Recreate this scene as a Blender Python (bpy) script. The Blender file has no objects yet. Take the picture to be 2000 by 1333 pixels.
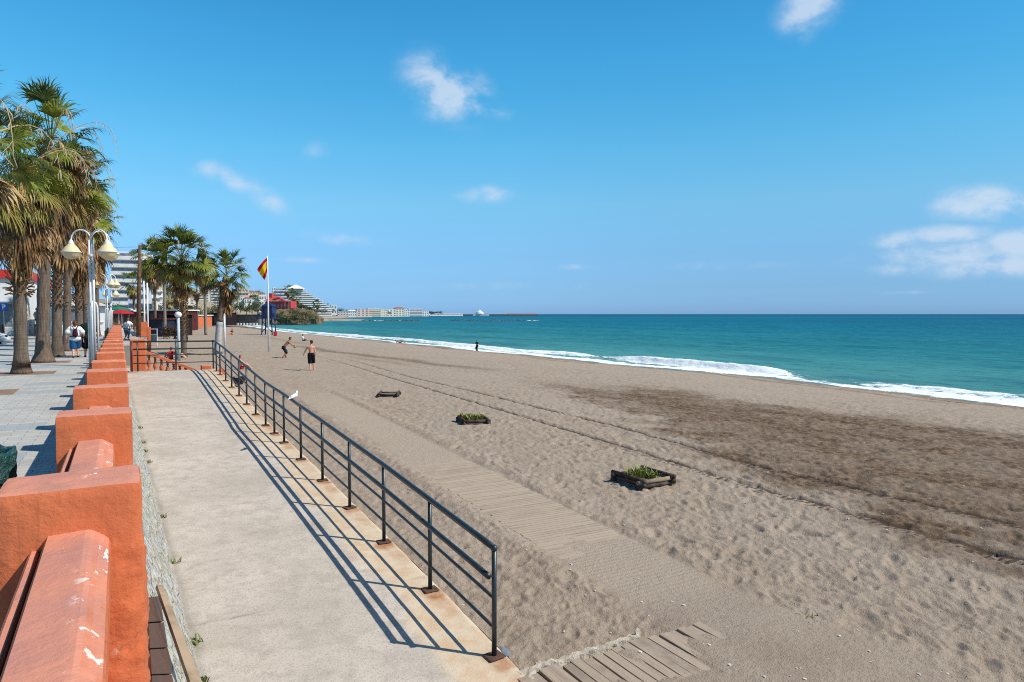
import bpy, math, random
import numpy as np
from math import radians as rad, sin, cos, pi

# ------------------------------------------------------------------ camera
# World: +Y runs along the promenade wall, +X towards the sea, z=0 is the promenade paving.
F, CX, CY, ZC = 1333.0, 1000.0, 666.5, 2.0
PITCH = math.atan(52.5 / F); YAW = math.atan(766 / F)
scn = bpy.context.scene
cam = bpy.data.cameras.new('camera'); camo = bpy.data.objects.new('camera', cam)
scn.collection.objects.link(camo); scn.camera = camo
camo.location = (0, 0, ZC); camo.rotation_euler = (pi/2 - PITCH, 0, -YAW)
cam.sensor_width = 36.0; cam.lens = 36.0 * F / 2000.0
cam.clip_start = 0.05; cam.clip_end = 90000.0

# ------------------------------------------------------------------ sun, sky, exposure
SUN_EL = rad(45.0)
SX, SY = 0.74, -0.67                       # horizontal direction towards the sun
sun = bpy.data.lights.new('sun', 'SUN'); suno = bpy.data.objects.new('sun', sun)
scn.collection.objects.link(suno)
sun.energy = 4.9; sun.angle = rad(0.5); sun.color = (1.0, 0.93, 0.80)
suno.rotation_euler = (pi/2 - SUN_EL, 0, math.atan2(SX, -SY))
suno.location = (20, -20, 40)
vs = scn.view_settings
vs.view_transform = 'Standard'; vs.look = 'None'; vs.gamma = 1.0; vs.use_curve_mapping = False
vs.exposure = 0.09
scn.render.film_transparent = False
scn.cycles.max_bounces = 6; scn.cycles.diffuse_bounces = 3; scn.cycles.glossy_bounces = 3
scn.cycles.transparent_max_bounces = 6
scn.cycles.use_denoising = False; scn.cycles.pixel_filter_type = 'BLACKMAN_HARRIS'; scn.cycles.filter_width = 1.05

yaw = YAW
D0 = np.array([sin(yaw), cos(yaw), 0.0]); RV = np.array([cos(yaw), -sin(yaw), 0.0]); ZV = np.array([0, 0, 1.0])
DV = D0 * cos(PITCH) - ZV * sin(PITCH); UV = D0 * sin(PITCH) + ZV * cos(PITCH)
CAM = np.array([0, 0, ZC])
def ray(px, py): return DV + RV * (px - CX) / F + UV * (CY - py) / F
def at(px, py, z):
    r = ray(px, py); return CAM + r * (z - ZC) / r[2]
def far(px, t):                            # ground position seen in column px at forward distance t
    r = ray(px, 614.0); return CAM + r * t
def zat(py, t): return ZC + (614.0 - py) / F * t

W = bpy.data.worlds.new('World'); scn.world = W; W.use_nodes = True
nt = W.node_tree; nt.nodes.clear()
N = lambda t: nt.nodes.new(t)
L = lambda a, b: nt.links.new(a, b)
out = N('ShaderNodeOutputWorld'); bg = N('ShaderNodeBackground'); L(bg.outputs[0], out.inputs[0])
sky = N('ShaderNodeTexSky'); sky.sky_type = 'NISHITA'; sky.sun_disc = False
sky.sun_elevation = SUN_EL; sky.sun_rotation = math.atan2(SX, SY)
sky.altitude = 0; sky.air_density = 1.0; sky.dust_density = 0.35; sky.ozone_density = 3.0
bg.inputs[1].default_value = 0.11
tc = N('ShaderNodeTexCoord')
gam = N('ShaderNodeGamma'); gam.inputs[1].default_value = 1.0; L(sky.outputs[0], gam.inputs[0])
tint = N('ShaderNodeMix'); tint.data_type = 'RGBA'; tint.blend_type = 'MULTIPLY'; tint.inputs[0].default_value = 1.0
L(gam.outputs[0], tint.inputs[6])
# grading of the clear sky by elevation (direction z)
sxyz = N('ShaderNodeSeparateXYZ'); L(tc.outputs['Generated'], sxyz.inputs[0])
rmp = N('ShaderNodeValToRGB'); L(sxyz.outputs[2], rmp.inputs[0])
G_ = [(0.0, .54, .75, 1.50), (.0104, .55, .76, 1.48), (.04, .60, .76, 1.24), (.084, .746, .872, 1.162), (.1556, .95, 1.18, 1.22), (.2246, .80, 1.33, 1.33), (.29, .616, 1.35, 1.39), (.351, .516, 1.356, 1.455), (.4025, .452, 1.296, 1.425), (.55, .36, 1.0, 1.2), (.7, .26, .65, .80), (1.0, .24, .55, .70)]
el_ = rmp.color_ramp.elements
for i_, (p_, r0_, g0_, b0_) in enumerate(G_):
    q_ = el_[0] if i_ == 0 else (el_[len(el_)-1] if i_ == len(G_)-1 else el_.new(p_)); q_.position = p_; q_.color = (r0_*.74/1.8, g0_*1.04/1.8, b0_*1.12/1.8, 1)
vsc = N('ShaderNodeVectorMath'); vsc.operation = 'SCALE'; vsc.inputs['Scale'].default_value = 1.8; L(rmp.outputs[0], vsc.inputs[0]); L(vsc.outputs[0], tint.inputs[7])
def wmath(op, a, b=None, c=None, clamp=False):
    n = N('ShaderNodeMath'); n.operation = op; n.use_clamp = clamp
    for i, v in enumerate((a, b, c)):
        if v is None: continue
        if isinstance(v, (int, float)): n.inputs[i].default_value = v
        else: L(v, n.inputs[i])
    return n.outputs[0]
def wdot(v, vec):
    n = N('ShaderNodeVectorMath'); n.operation = 'DOT_PRODUCT'; L(v, n.inputs[0]); n.inputs[1].default_value = vec
    return n.outputs['Value']
azf = wmath('SUBTRACT', 1.0, wmath('MULTIPLY', wmath('MAXIMUM', wdot(tc.outputs['Generated'], tuple(RV)), 0.0), .30))
L(wmath('MULTIPLY', azf, 1.8), vsc.inputs['Scale'])
nz = N('ShaderNodeTexNoise'); nz.inputs['Scale'].default_value = 16; nz.inputs['Detail'].default_value = 7
nz.inputs['Roughness'].default_value = 0.62; nz.inputs['Distortion'].default_value = 0.25
mp = N('ShaderNodeMapping'); mp.inputs['Scale'].default_value = (1, 1, 1.5); L(tc.outputs['Generated'], mp.inputs[0]); L(mp.outputs[0], nz.inputs[0])
# clouds of this sky, each as direction, angular half size, tilt, density
CLOUDS = [(866, 172, 74, 50, -30, 1.15), (925, 155, 50, 24, -35, .7), (935, 212, 60, 18, -8, .7), (1588, 8, 60, 38, 30, 1.0), (1570, 45, 26, 34, 10, .6),
          (405, 330, 36, 22, -10, .6), (455, 350, 60, 20, -28, .62), (520, 388, 58, 24, -38, .62), (950, 382, 70, 17, 0, .62), (955, 376, 30, 16, 0, .6), (675, 466, 80, 16, -6, .55), (1115, 522, 45, 8, 0, .5),
          (1930, 398, 78, 26, -4, 1.15), (1860, 458, 66, 17, 0, .9), (1745, 470, 54, 18, 0, .75), (1985, 475, 50, 24, 0, 1.0), (1865, 500, 140, 28, 0, .8), (1750, 525, 70, 16, 0, .7), (1930, 520, 140, 22, 0, .75), (1000, 560, 300, 12, 0, .30), (1400, 520, 160, 14, 0, .34),
          (615, 300, 30, 30, 0, .35), (1760, 572, 50, 4, 0, .4), (590, 508, 60, 8, 0, .4)]
tot = None
for (px, py, w, h, tilt, amp) in CLOUDS:
    c = ray(px, py); c = c / np.linalg.norm(c)
    r = np.cross(c, ZV); r /= np.linalg.norm(r); u = np.cross(r, c)
    a = rad(tilt); r2 = r * cos(a) + u * sin(a); u2 = -r * sin(a) + u * cos(a)
    k = 1333.0 * float(np.dot(c, DV)) ** -1 if False else 1333.0
    U_ = wdot(tc.outputs['Generated'], tuple(r2 * k / w)); V_ = wdot(tc.outputs['Generated'], tuple(u2 * k / h))
    uc = float(np.dot(c, r2)) * k / w; vc = float(np.dot(c, u2)) * k / h
    du = wmath('SUBTRACT', U_, uc); dv = wmath('SUBTRACT', V_, vc)
    d2 = wmath('MULTIPLY_ADD', du, du, wmath('MULTIPLY', dv, dv))
    front = wmath('GREATER_THAN', wdot(tc.outputs['Generated'], tuple(c)), 0.3)
    m = wmath('MULTIPLY', wmath('EXPONENT', wmath('MULTIPLY', d2, -1.1)), wmath('MULTIPLY', front, amp))
    tot = m if tot is None else wmath('MAXIMUM', tot, m)
nn = wmath('MULTIPLY_ADD', nz.outputs[0], 2.9, -0.72)
dens = wmath('MULTIPLY', tot, nn)
ss = N('ShaderNodeMapRange'); ss.interpolation_type = 'SMOOTHSTEP'; L(dens, ss.inputs[0])
ss.inputs[1].default_value = 0.06; ss.inputs[2].default_value = 0.86; ss.inputs[3].default_value = 0; ss.inputs[4].default_value = 0.74
mixc = N('ShaderNodeMix'); mixc.data_type = 'RGBA'; L(ss.outputs[0], mixc.inputs[0]); L(tint.outputs[2], mixc.inputs[6])
mixc.inputs[7].default_value = (5.6, 6.5, 7.7, 1)
L(mixc.outputs[2], bg.inputs[0])

# ------------------------------------------------------------------ helpers
COL = scn.collection
ORG = {}
rng = np.random.RandomState(7)
random.seed(11)
def lin(c):
    return tuple(((v / 255.0) / 12.92 if v / 255.0 <= 0.04045 else ((v / 255.0 + 0.055) / 1.055) ** 2.4) for v in c)

class MB:
    def __init__(s): s.v = []; s.f = []
    def add(s, vs_, fs_):
        b = len(s.v); s.v.extend([tuple(map(float, p)) for p in vs_]); s.f.extend([tuple(i + b for i in f) for f in fs_]); return s
    def box(s, c, d, rz=0.0, rx=0.0, ry=0.0, bev=0.0):
        x, y, z = d[0] / 2, d[1] / 2, d[2] / 2
        if bev <= 0:
            P = np.array([(-x,-y,-z),(x,-y,-z),(x,y,-z),(-x,y,-z),(-x,-y,z),(x,-y,z),(x,y,z),(-x,y,z)], float)
            Fc = [(0,3,2,1),(4,5,6,7),(0,1,5,4),(1,2,6,5),(2,3,7,6),(3,0,4,7)]
        else:
            b = min(bev, x * .9, y * .9, z * .9)
            ring = lambda xx, yy, q: [(-xx+q,-yy),(xx-q,-yy),(xx,-yy+q),(xx,yy-q),(xx-q,yy),(-xx+q,yy),(-xx,yy-q),(-xx,-yy+q)]
            P = []
            for (zz, ins) in ((-z, b), (-z + b, 0), (z - b, 0), (z, b)):
                P += [(p[0], p[1], zz) for p in ring(x - ins, y - ins, b)]
            P = np.array(P, float); Fc = [tuple(range(7, -1, -1)), tuple(range(24, 32))]
            for k in range(3):
                for i in range(8):
                    j = (i + 1) % 8; Fc.append((k*8+i, k*8+j, k*8+8+j, k*8+8+i))
        if rx: P = P @ np.array([[1,0,0],[0,cos(rx),sin(rx)],[0,-sin(rx),cos(rx)]])
        if ry: P = P @ np.array([[cos(ry),0,-sin(ry)],[0,1,0],[sin(ry),0,cos(ry)]])
        if rz: P = P @ np.array([[cos(rz),sin(rz),0],[-sin(rz),cos(rz),0],[0,0,1]])
        return s.add(P + np.array(c), Fc)
    def bx(s, x0, x1, y0, y1, z0, z1, bev=0.0):
        return s.box(((x0+x1)/2, (y0+y1)/2, (z0+z1)/2), (x1-x0, y1-y0, z1-z0), bev=bev)
    def tube(s, pts, r, n=8, cap=True):
        pts = [np.array(p, float) for p in pts]; m = len(pts)
        rr = r if hasattr(r, '__len__') else [r] * m
        V = []; prev = None
        for i in range(m):
            t = pts[min(i+1, m-1)] - pts[max(i-1, 0)]; t = t / (np.linalg.norm(t) + 1e-9)
            if prev is None:
                a = np.array([0, 0, 1.0]) if abs(t[2]) < .9 else np.array([1.0, 0, 0])
            else: a = prev
            u = a - t * np.dot(a, t); u /= np.linalg.norm(u) + 1e-9; w = np.cross(t, u); prev = u
            for k in range(n):
                q = 2 * pi * k / n; V.append(pts[i] + (u * cos(q) + w * sin(q)) * rr[i])
        Fc = []
        for i in range(m - 1):
            for k in range(n):
                k2 = (k + 1) % n; Fc.append((i*n+k, i*n+k2, (i+1)*n+k2, (i+1)*n+k))
        if cap: Fc.append(tuple(range(n-1, -1, -1))); Fc.append(tuple(range((m-1)*n, m*n)))
        return s.add(V, Fc)
    def lathe(s, prof, c, n=16, jit=None):
        V = []; c = np.array(c, float)
        for (r, z) in prof:
            for k in range(n):
                q = 2*pi*k/n; V.append((c[0] + r*cos(q), c[1] + r*sin(q), c[2] + z))
        m = len(prof); Fc = []
        for i in range(m - 1):
            for k in range(n):
                k2 = (k+1) % n; Fc.append((i*n+k, i*n+k2, (i+1)*n+k2, (i+1)*n+k))
        Fc.append(tuple(range(n-1, -1, -1))); Fc.append(tuple(range((m-1)*n, m*n)))
        return s.add(V, Fc)
    def prism(s, poly, axis, a, b):         # poly 2D, extruded along axis
        n = len(poly)
        def P(p, t): return {'x': (t, p[0], p[1]), 'y': (p[0], t, p[1]), 'z': (p[0], p[1], t)}[axis]
        V = [P(p, a) for p in poly] + [P(p, b) for p in poly]
        Fc = [tuple(range(n-1, -1, -1)), tuple(range(n, 2*n))] + [(i, (i+1) % n, n+(i+1) % n, n+i) for i in range(n)]
        return s.add(V, Fc)
    def build(s, name, mat, parent=None, smooth=False, local=False):
        return mesh(name, s.v, s.f, mat, parent, smooth, local)

def mesh(name, v, f, mat, parent=None, smooth=False, local=False):
    me = bpy.data.meshes.new(name); v = np.array(v, float).reshape(-1, 3)
    o = bpy.data.objects.new(name, me); COL.objects.link(o)
    org = (0, 0, 0)
    if parent is not None:
        o.parent = parent; org = ORG.get(parent.name, (0, 0, 0))
        if not local: v = v - np.array(org)
        else: org = (0, 0, 0)
    ORG[o.name] = org
    me.from_pydata(v.tolist(), [], [list(map(int, q)) for q in f]); me.update()
    if mat: me.materials.append(mat)
    fix_normals(me)
    if smooth: me.polygons.foreach_set('use_smooth', [True] * len(me.polygons))
    return o
def fix_normals(me):
    if len(me.polygons) > 60000: return
    import bmesh
    bm = bmesh.new(); bm.from_mesh(me); bmesh.ops.recalc_face_normals(bm, faces=bm.faces); bm.to_mesh(me); bm.free()
def gridmesh(name, X, Y, Z, mat, attrs=None, kind=None, smooth=True, keep=None):
    n, m = X.shape
    me = bpy.data.meshes.new(name)
    co = np.stack([X, Y, Z], -1).reshape(-1, 3).astype(np.float32)
    idx = np.arange(n*m).reshape(n, m)
    q = np.stack([idx[:-1, :-1], idx[1:, :-1], idx[1:, 1:], idx[:-1, 1:]], -1).reshape(-1, 4)
    if keep is not None:
        kk = keep[:-1, :-1] | keep[1:, 1:]; q = q[kk.reshape(-1)]
    a, b, c = co[q[0, 0]], co[q[0, 1]], co[q[0, 2]]
    if np.cross(b - a, c - a)[2] < 0: q = q[:, ::-1]
    me.vertices.add(len(co)); me.vertices.foreach_set('co', co.reshape(-1))
    me.loops.add(q.size); me.loops.foreach_set('vertex_index', q.reshape(-1).astype(np.int32))
    me.polygons.add(len(q)); me.polygons.foreach_set('loop_start', np.arange(0, q.size, 4, dtype=np.int32))
    me.polygons.foreach_set('loop_total', np.full(len(q), 4, np.int32))
    me.polygons.foreach_set('use_smooth', np.full(len(q), smooth))
    me.update(calc_edges=True); me.validate()
    for k, arr in (attrs or {}).items():
        at_ = me.attributes.new(k, 'FLOAT', 'POINT'); at_.data.foreach_set('value', arr.reshape(-1).astype(np.float32))
    me.materials.append(mat)
    o = bpy.data.objects.new(name, me); COL.objects.link(o); ORG[o.name] = (0, 0, 0)
    if kind: o['kind'] = kind
    return o
def thing(name, label, cat, loc, group=None, rz=0.0):
    o = bpy.data.objects.new(name, None); COL.objects.link(o); o.location = loc; o.rotation_euler = (0, 0, rz)
    o.empty_display_size = 0.2
    o['label'] = label; o['category'] = cat
    if group: o['group'] = group
    ORG[o.name] = tuple(loc); return o
def tag(o, label, cat, group=None, kind=None):
    o['label'] = label; o['category'] = cat
    if group: o['group'] = group
    if kind: o['kind'] = kind
    return o
def copy_tree(o, loc, label, rz=None):
    def cp(a, parent):
        c = a.copy(); COL.objects.link(c); c.parent = parent; ORG[c.name] = ORG.get(a.name, (0, 0, 0))
        for ch in [x for x in scn.objects if x.parent == a]: cp(ch, c)
        return c
    c = cp(o, None); c.location = loc; c['label'] = label
    if rz is not None: c.rotation_euler = (0, 0, rz)
    return c

# numpy noise
def _h(ix, iy, s):
    n = (ix.astype(np.int64) * 374761393 + iy.astype(np.int64) * 668265263 + s * 1442695041) & 0xffffffff
    n = ((n ^ (n >> 13)) * 1274126177) & 0xffffffff
    return ((n ^ (n >> 16)) & 0xffff) / 65535.0
def vnoise(x, y, s=0):
    ix = np.floor(x); iy = np.floor(y); fx = x - ix; fy = y - iy
    fx = fx*fx*(3-2*fx); fy = fy*fy*(3-2*fy)
    a = _h(ix, iy, s); b = _h(ix+1, iy, s); c = _h(ix, iy+1, s); d = _h(ix+1, iy+1, s)
    return (a*(1-fx) + b*fx) * (1-fy) + (c*(1-fx) + d*fx) * fy
def fbm(x, y, s=0, o=4):
    r = 0; a = .5; t = 0
    for k in range(o): r = r + a*vnoise(x, y, s+k*17); t += a; a *= .5; x = x*2.03+3.1; y = y*2.03+7.7
    return r / t
def sstep(a, b, x):
    t = np.clip((x - a) / (b - a), 0, 1); return t*t*(3-2*t)

# materials ---------------------------------------------------------------
class Mt:
    def __init__(s, name, rough=0.8, spec=0.3, metal=0.0):
        s.m = bpy.data.materials.new(name); s.m.use_nodes = True; s.t = s.m.node_tree
        s.b = s.t.nodes['Principled BSDF']; s.b.inputs['Roughness'].default_value = rough
        s.b.inputs['Specular IOR Level'].default_value = spec; s.b.inputs['Metallic'].default_value = metal
        s._c = None
    def n(s, t): return s.t.nodes.new(t)
    def l(s, a, b): s.t.links.new(a, b)
    def coord(s, kind='Object', scale=(1, 1, 1)):
        c = s.n('ShaderNodeTexCoord') if kind != 'World' else s.n('ShaderNodeNewGeometry')
        m = s.n('ShaderNodeMapping'); m.inputs['Scale'].default_value = scale
        s.l(c.outputs[kind if kind != 'World' else 'Position'], m.inputs[0]); return m.outputs[0]
    def noise(s, scale=5, detail=4, rough=.55, co=None, dist=0.0):
        x = s.n('ShaderNodeTexNoise'); x.inputs['Scale'].default_value = scale; x.inputs['Detail'].default_value = detail
        x.inputs['Roughness'].default_value = rough; x.inputs['Distortion'].default_value = dist
        s.l(co if co is not None else s.coord(), x.inputs['Vector']); return x.outputs[0]
    def rng(s, v, a, b, c=0.0, d=1.0, smooth=True):
        x = s.n('ShaderNodeMapRange'); s.l(v, x.inputs[0]); x.interpolation_type = 'SMOOTHSTEP' if smooth else 'LINEAR'
        for i, q in enumerate((a, b, c, d)): x.inputs[i+1].default_value = q
        return x.outputs[0]
    def math(s, op, a, b=None, clamp=False):
        x = s.n('ShaderNodeMath'); x.operation = op; x.use_clamp = clamp
        for i, q in enumerate((a, b)):
            if q is None: continue
            if isinstance(q, (int, float)): x.inputs[i].default_value = q
            else: s.l(q, x.inputs[i])
        return x.outputs[0]
    def attr(s, name):
        x = s.n('ShaderNodeAttribute'); x.attribute_name = name; return x.outputs['Fac']
    def mix(s, f, a, b, blend='MIX'):
        x = s.n('ShaderNodeMix'); x.data_type = 'RGBA'; x.blend_type = blend; x.clamp_factor = True
        for i, q in ((0, f), (6, a), (7, b)):
            if isinstance(q, (int, float)): x.inputs[i].default_value = q
            elif isinstance(q, tuple): x.inputs[i].default_value = (q[0], q[1], q[2], 1)
            else: s.l(q, x.inputs[i])
        return x.outputs[2]
    def col(s, c):
        if isinstance(c, tuple): s.b.inputs['Base Color'].default_value = (c[0], c[1], c[2], 1)
        else: s.l(c, s.b.inputs['Base Color'])
        return s
    def bump(s, h, strength=.3, dist=.02, chain=None):
        x = s.n('ShaderNodeBump'); x.inputs['Strength'].default_value = strength; x.inputs['Distance'].default_value = dist
        s.l(h, x.inputs['Height'])
        if chain is not None: s.l(chain, x.inputs['Normal'])
        s.l(x.outputs[0], s.b.inputs['Normal']); return x.outputs[0]
def simple(name, c, c2=None, rough=.7, spec=.3, metal=0.0, scale=6, bump=.15, co='Object', detail=4, bd=.01, dist=0):
    m = Mt(name, rough, spec, metal)
    c2 = c2 or tuple(v * .72 for v in c)
    k = m.coord(co); nz_ = m.noise(scale, detail, .6, k, dist)
    m.col(m.mix(m.rng(nz_, .35, .68), c, c2))
    if bump: m.bump(m.noise(scale * 4, 4, .6, k), bump, bd)
    return m.m

# ------------------------------------------------------------------ terrain functions
RAMPY = [-30, 4.9, 5.5, 8.6, 11.7, 14.9, 17.0, 18.4, 19.8, 21.2, 22.7, 24.0, 25.5, 26.6, 40]
RAMPZ = [-1.26, -1.26, -1.21, -1.02, -.87, -.73, -.66, -.57, -.47, -.37, -.27, -.18, -.09, -.04, 0.0]
def rampz(y): return np.interp(y, RAMPY, RAMPZ)
SH = [(-80, 43), (18, 42.5), (31, 43.4), (41, 43.5), (54, 42.8), (71, 43), (82, 42.4), (101, 42.3), (118, 42.2), (155, 41.6), (191, 39.8), (230, 41), (270, 44), (323, 47), (380, 58), (430, 74), (470, 95), (488, 118), (500, 150), (506, 172)]
def shorex(y):
    return np.interp(y, [p[0] for p in SH], [p[1] for p in SH]) + 0.35*np.sin(y*.21) + .25*np.sin(y*.53+1)
def sandbase(X, Y):
    d = X - (shorex(Y) - 43.0)
    z = np.interp(d, [-5, 3, 14, 18, 26, 37, 43, 46, 60, 120], [-1.28, -1.3, -1.37, -1.5, -1.72, -2.42, -3.0, -3.5, -5, -9])
    return z
def walkx(Y): return 5.83 + (Y - 8) * .057
def sandheight(X, Y, fine=True):
    z = sandbase(X, Y)
    z = z + .10*(fbm(X*.12, Y*.12, 3, 3) - .5) * sstep(2.5, 6, X) * (1 - sstep(38, 42, X))
    dw = np.abs(X - walkx(Y)); onw = (1 - sstep(.62, .80, dw)) * (1 - sstep(26, 34, Y)) * sstep(1.5, 2.5, Y + .0)
    # second short walk in front of the ramp foot
    e2_ = sstep(4.5, 5.2, X); on2 = sstep(2.7, 2.95, X) * (1 - sstep(5.4, 7.2, X)) * (1 - sstep(5.05 - .7*e2_, 5.2 + .9*e2_, Y)) * sstep(1.0, 1.6, Y)
    smooth = np.maximum(onw, on2)
    if fine:
        amp = (1 - smooth)
        act = sstep(.2, .6, fbm(X*.09+5, Y*.09, 21, 3)) * .6 + .6
        def dimples(s, prob, depth, asp, seed, rimk=.35):
            h = np.zeros_like(X); gx = X / s; gy = Y / s; bx = np.floor(gx); by = np.floor(gy)
            for i in (-1, 0, 1):
                for j in (-1, 0, 1):
                    cx = bx + i; cy = by + j
                    ox = cx + _h(cx, cy, seed); oy = cy + _h(cx, cy, seed+1)
                    on = _h(cx, cy, seed+2) < prob
                    a = (_h(cx, cy, seed+3) - .5) * 2.2 + 1.3; sz = .55 + .6*_h(cx, cy, seed+4)
                    ux = gx - ox; uy = gy - oy
                    p = (ux*np.cos(a) + uy*np.sin(a)) / (sz*.42*asp); q = (-ux*np.sin(a) + uy*np.cos(a)) / (sz*.42/asp)
                    d2 = p*p + q*q
                    h += on * (.5 + _h(cx, cy, seed+5)) * (-np.exp(-d2*1.6) + rimk*np.exp(-(np.sqrt(d2) - 1.25)**2*9))
            return h * depth
        z = z + amp * act * (dimples(.38, .8, .024, 1.5, 100) + dimples(.24, .8, .017, 1.4, 200) + dimples(.85, .5, .026, 1.25, 300) + dimples(.13, .6, .007, 1.3, 400))
        z = z + amp * (.024*(fbm(X*22, Y*22, 16, 2)-.5) + .022*(fbm(X*1.6, Y*1.6, 9, 4) - .5) + .020*(fbm(X*7, Y*7, 15, 3)-.5))
        z = z + smooth * .012*(fbm(X*1.2, Y*1.2, 19, 3) - .5)
    # sand lying on the boards: thin, bare in the middle stretch
    cover = .022 * sstep(11.5, 15, Y + 1.4*(fbm(X*.8, Y*.5, 33, 3) - .5)*2) + .022 * (1 - sstep(6.6, 8.6, Y + 1.6*(fbm(X*1.1, Y*.8, 35, 3)-.5)*2))
    cover = cover - .012 + .012*(fbm(X*2.3, Y*2.3, 41, 3) - .5) + .016*(fbm(X*.9+4, Y*.9, 43, 3) - .5)
    zb = WALKZ + cover
    z = z * (1 - onw) + zb * onw
    c2 = -.006 + .045 * sstep(3.9, 4.8, X + 1.0*(fbm(X*1.3, Y*1.3, 51, 3)-.5)*2 + .5*(fbm(X*9, Y*.8, 57, 2)-.5)) + .022*(fbm(X*1.7, Y*1.7, 53, 4)-.5)
    z = z * (1 - on2) + (-1.27 + c2) * on2
    bank = .05 * np.exp(-((dw - .95)/.22)**2) * (1 - sstep(26, 34, Y))*sstep(5,7,Y)
    z = z + bank * (1 - smooth) * (.4 + fbm(X*.9, Y*.9, 61, 2))
    # wheel tracks of the beach tractor
    for (ys, xs) in ((T1Y, T1X), (T2Y, T2X)):
        dx = X - np.interp(Y, ys, xs); k = 1 - sstep(45, 75, Y)
        z = z - .05 * np.exp(-(dx/.07)**2) * k + .012 * np.exp(-((dx - .13)/.06)**2) * k
        z = z*1.0 - (.012 * np.exp(-((dx + .14)/.09)**2)) * k
    # two shallow curved tyre marks
    for off in (0.0, 0.62):
        yy = 9.9 - (X - 7.6)*.55 + off - .05*(X-9)**2
        z = z - .02*np.exp(-((Y - yy)/.07)**2) * sstep(7.2, 7.8, X)*(1 - sstep(10.2, 10.7, X)) + .014*np.exp(-((Y - yy - .13)/.06)**2)*sstep(7.2, 7.8, X)*(1 - sstep(10.2, 10.7, X))
    return z
WALKZ = -1.33
T1Y = [0, 4.5, 9, 12, 20, 27.5, 45, 80]; T1X = [10.7, 10.7, 10.8, 10.97, 11.5, 11.94, 13.2, 15]
T2Y = [0, 5, 10, 13, 16, 23, 35, 80]; T2X = [12.6, 12.5, 12.32, 12.6, 12.92, 13.16, 13.6, 17]
def trackx(X, Y):
    a = X - np.interp(Y, T1Y, T1X); b = X - np.interp(Y, T2Y, T2X)
    return np.clip(np.where(np.abs(a) < np.abs(b), a, b), -1, 1)
def dampmask(X, Y):
    n = fbm(X*.5, Y*.35, 71, 4) - .5; n2 = fbm(X*2.2, Y*1.6, 75, 3) - .5
    lo = np.interp(Y, [0, 5, 9, 12.4, 16.7, 23.3, 31, 38], [10.0, 10.3, 11.7, 12.7, 14.8, 16.9, 18.0, 21])
    hi = np.interp(Y, [0, 10, 19.6, 24, 28, 34], [23.5, 23.4, 23.3, 22.5, 20.5, 19])
    m = sstep(-1.0, 1.8, X - lo + n*2.6 + n2*2.4) * (1 - sstep(-4.0, 2.6, X - hi + n*5 + n2*3)) * (1 - sstep(24, 36, Y + n*12))
    m = np.clip(m*1.35, 0, 1) * (.74 + .26*sstep(.35, .6, fbm(X*1.1, Y*.8, 78, 4)))
    # raked strips further along
    for (ys, xs, w, y0, y1, a) in (([38, 45, 53, 63, 76], [20.6, 19.0, 18.6, 17.0, 17.0], .9, 38, 76, .75), ([44, 60], [16.6, 16.2], .5, 42, 56, .4), ([80, 120], [19, 19.5], .8, 80, 118, .35)):
        dx = X - np.interp(Y, ys, xs) + n*1.4
        m = np.maximum(m, a * np.exp(-(dx/w)**2) * sstep(y0-3, y0+5, Y) * (1 - sstep(y1-6, y1+6, Y)))
    return np.clip(m, 0, 1)

# ------------------------------------------------------------------ sand
ms = Mt('sand', .95, .12)
kw = ms.coord('World'); damp = ms.attr('damp'); wet = ms.attr('wet'); deb = ms.attr('debris'); walk = ms.attr('walk')
g1 = ms.noise(1.3, 5, .6, kw); g2 = ms.noise(60, 4, .7, kw); g3 = ms.noise(260, 2, .6, kw); g4 = ms.noise(.22, 3, .5, kw)
dry = ms.mix(ms.rng(g1, .3, .7), (.398, .318, .247), (.338, .264, .202))
dry = ms.mix(ms.rng(g4, .35, .7), dry, (.378, .305, .243))
dry = ms.mix(ms.rng(g2, .52, .75, 0, .55), dry, (.20, .145, .105))
dry = ms.mix(ms.rng(g3, .60, .72, 0, .35), dry, (.52, .43, .35))
g5 = ms.noise(11, 5, .72, kw, .4); dry = ms.mix(ms.rng(g5, .53, .68, 0, .42), dry, (.225, .165, .12)); dry = ms.mix(ms.rng(g5, .42, .30, 0, .35), dry, (.47, .38, .29))  # the dark mix paints small shadows among the lumps into the sand colour
wk = ms.mix(walk, dry, (.43, .348, .272))
kd = ms.coord('World', (1, 1.0, 1)); d1 = ms.noise(4.2, 5, .72, kd); 
dk = ms.mix(ms.rng(d1, .38, .66), (.105, .068, .043), (.25, .175, .120))
c = ms.mix(damp, wk, dk)
tx = ms.attr('tx'); sgy = ms.n('ShaderNodeSeparateXYZ'); ms.l(kw, sgy.inputs[0])
line_ = ms.math('MULTIPLY', ms.rng(tx, -.085, -.05), ms.rng(tx, .07, .035))
trd = ms.math('SINE', ms.math('ADD', ms.math('MULTIPLY', sgy.outputs[1], 42.0), ms.math('MULTIPLY', tx, 20.0)))
trd = ms.math('MULTIPLY', ms.rng(trd, -.05, .25), ms.math('MULTIPLY', ms.rng(tx, -.34, -.28), ms.rng(tx, -.02, -.06)))
tn = ms.rng(ms.noise(1.7, 4, .65, kw), .30, .48)
trk = ms.math('MULTIPLY', ms.math('MAXIMUM', line_, ms.math('MULTIPLY', trd, ms.rng(sgy.outputs[1], 17, 11))), ms.math('MULTIPLY', tn, ms.rng(sgy.outputs[1], 60, 22, .22, .82)))
c = ms.mix(trk, c, (.075, .050, .036))
c = ms.mix(wet, c, (.24, .145, .095))
c = ms.mix(deb, c, (.075, .045, .03))
ms.col(c)
ms.l(ms.rng(wet, 0, 1, .95, .55), ms.b.inputs['Roughness'])
nb = ms.bump(g2, .8, .02)
b2 = ms.bump(ms.noise(14, 5, .7, kw), .6, .045, nb)
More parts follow.
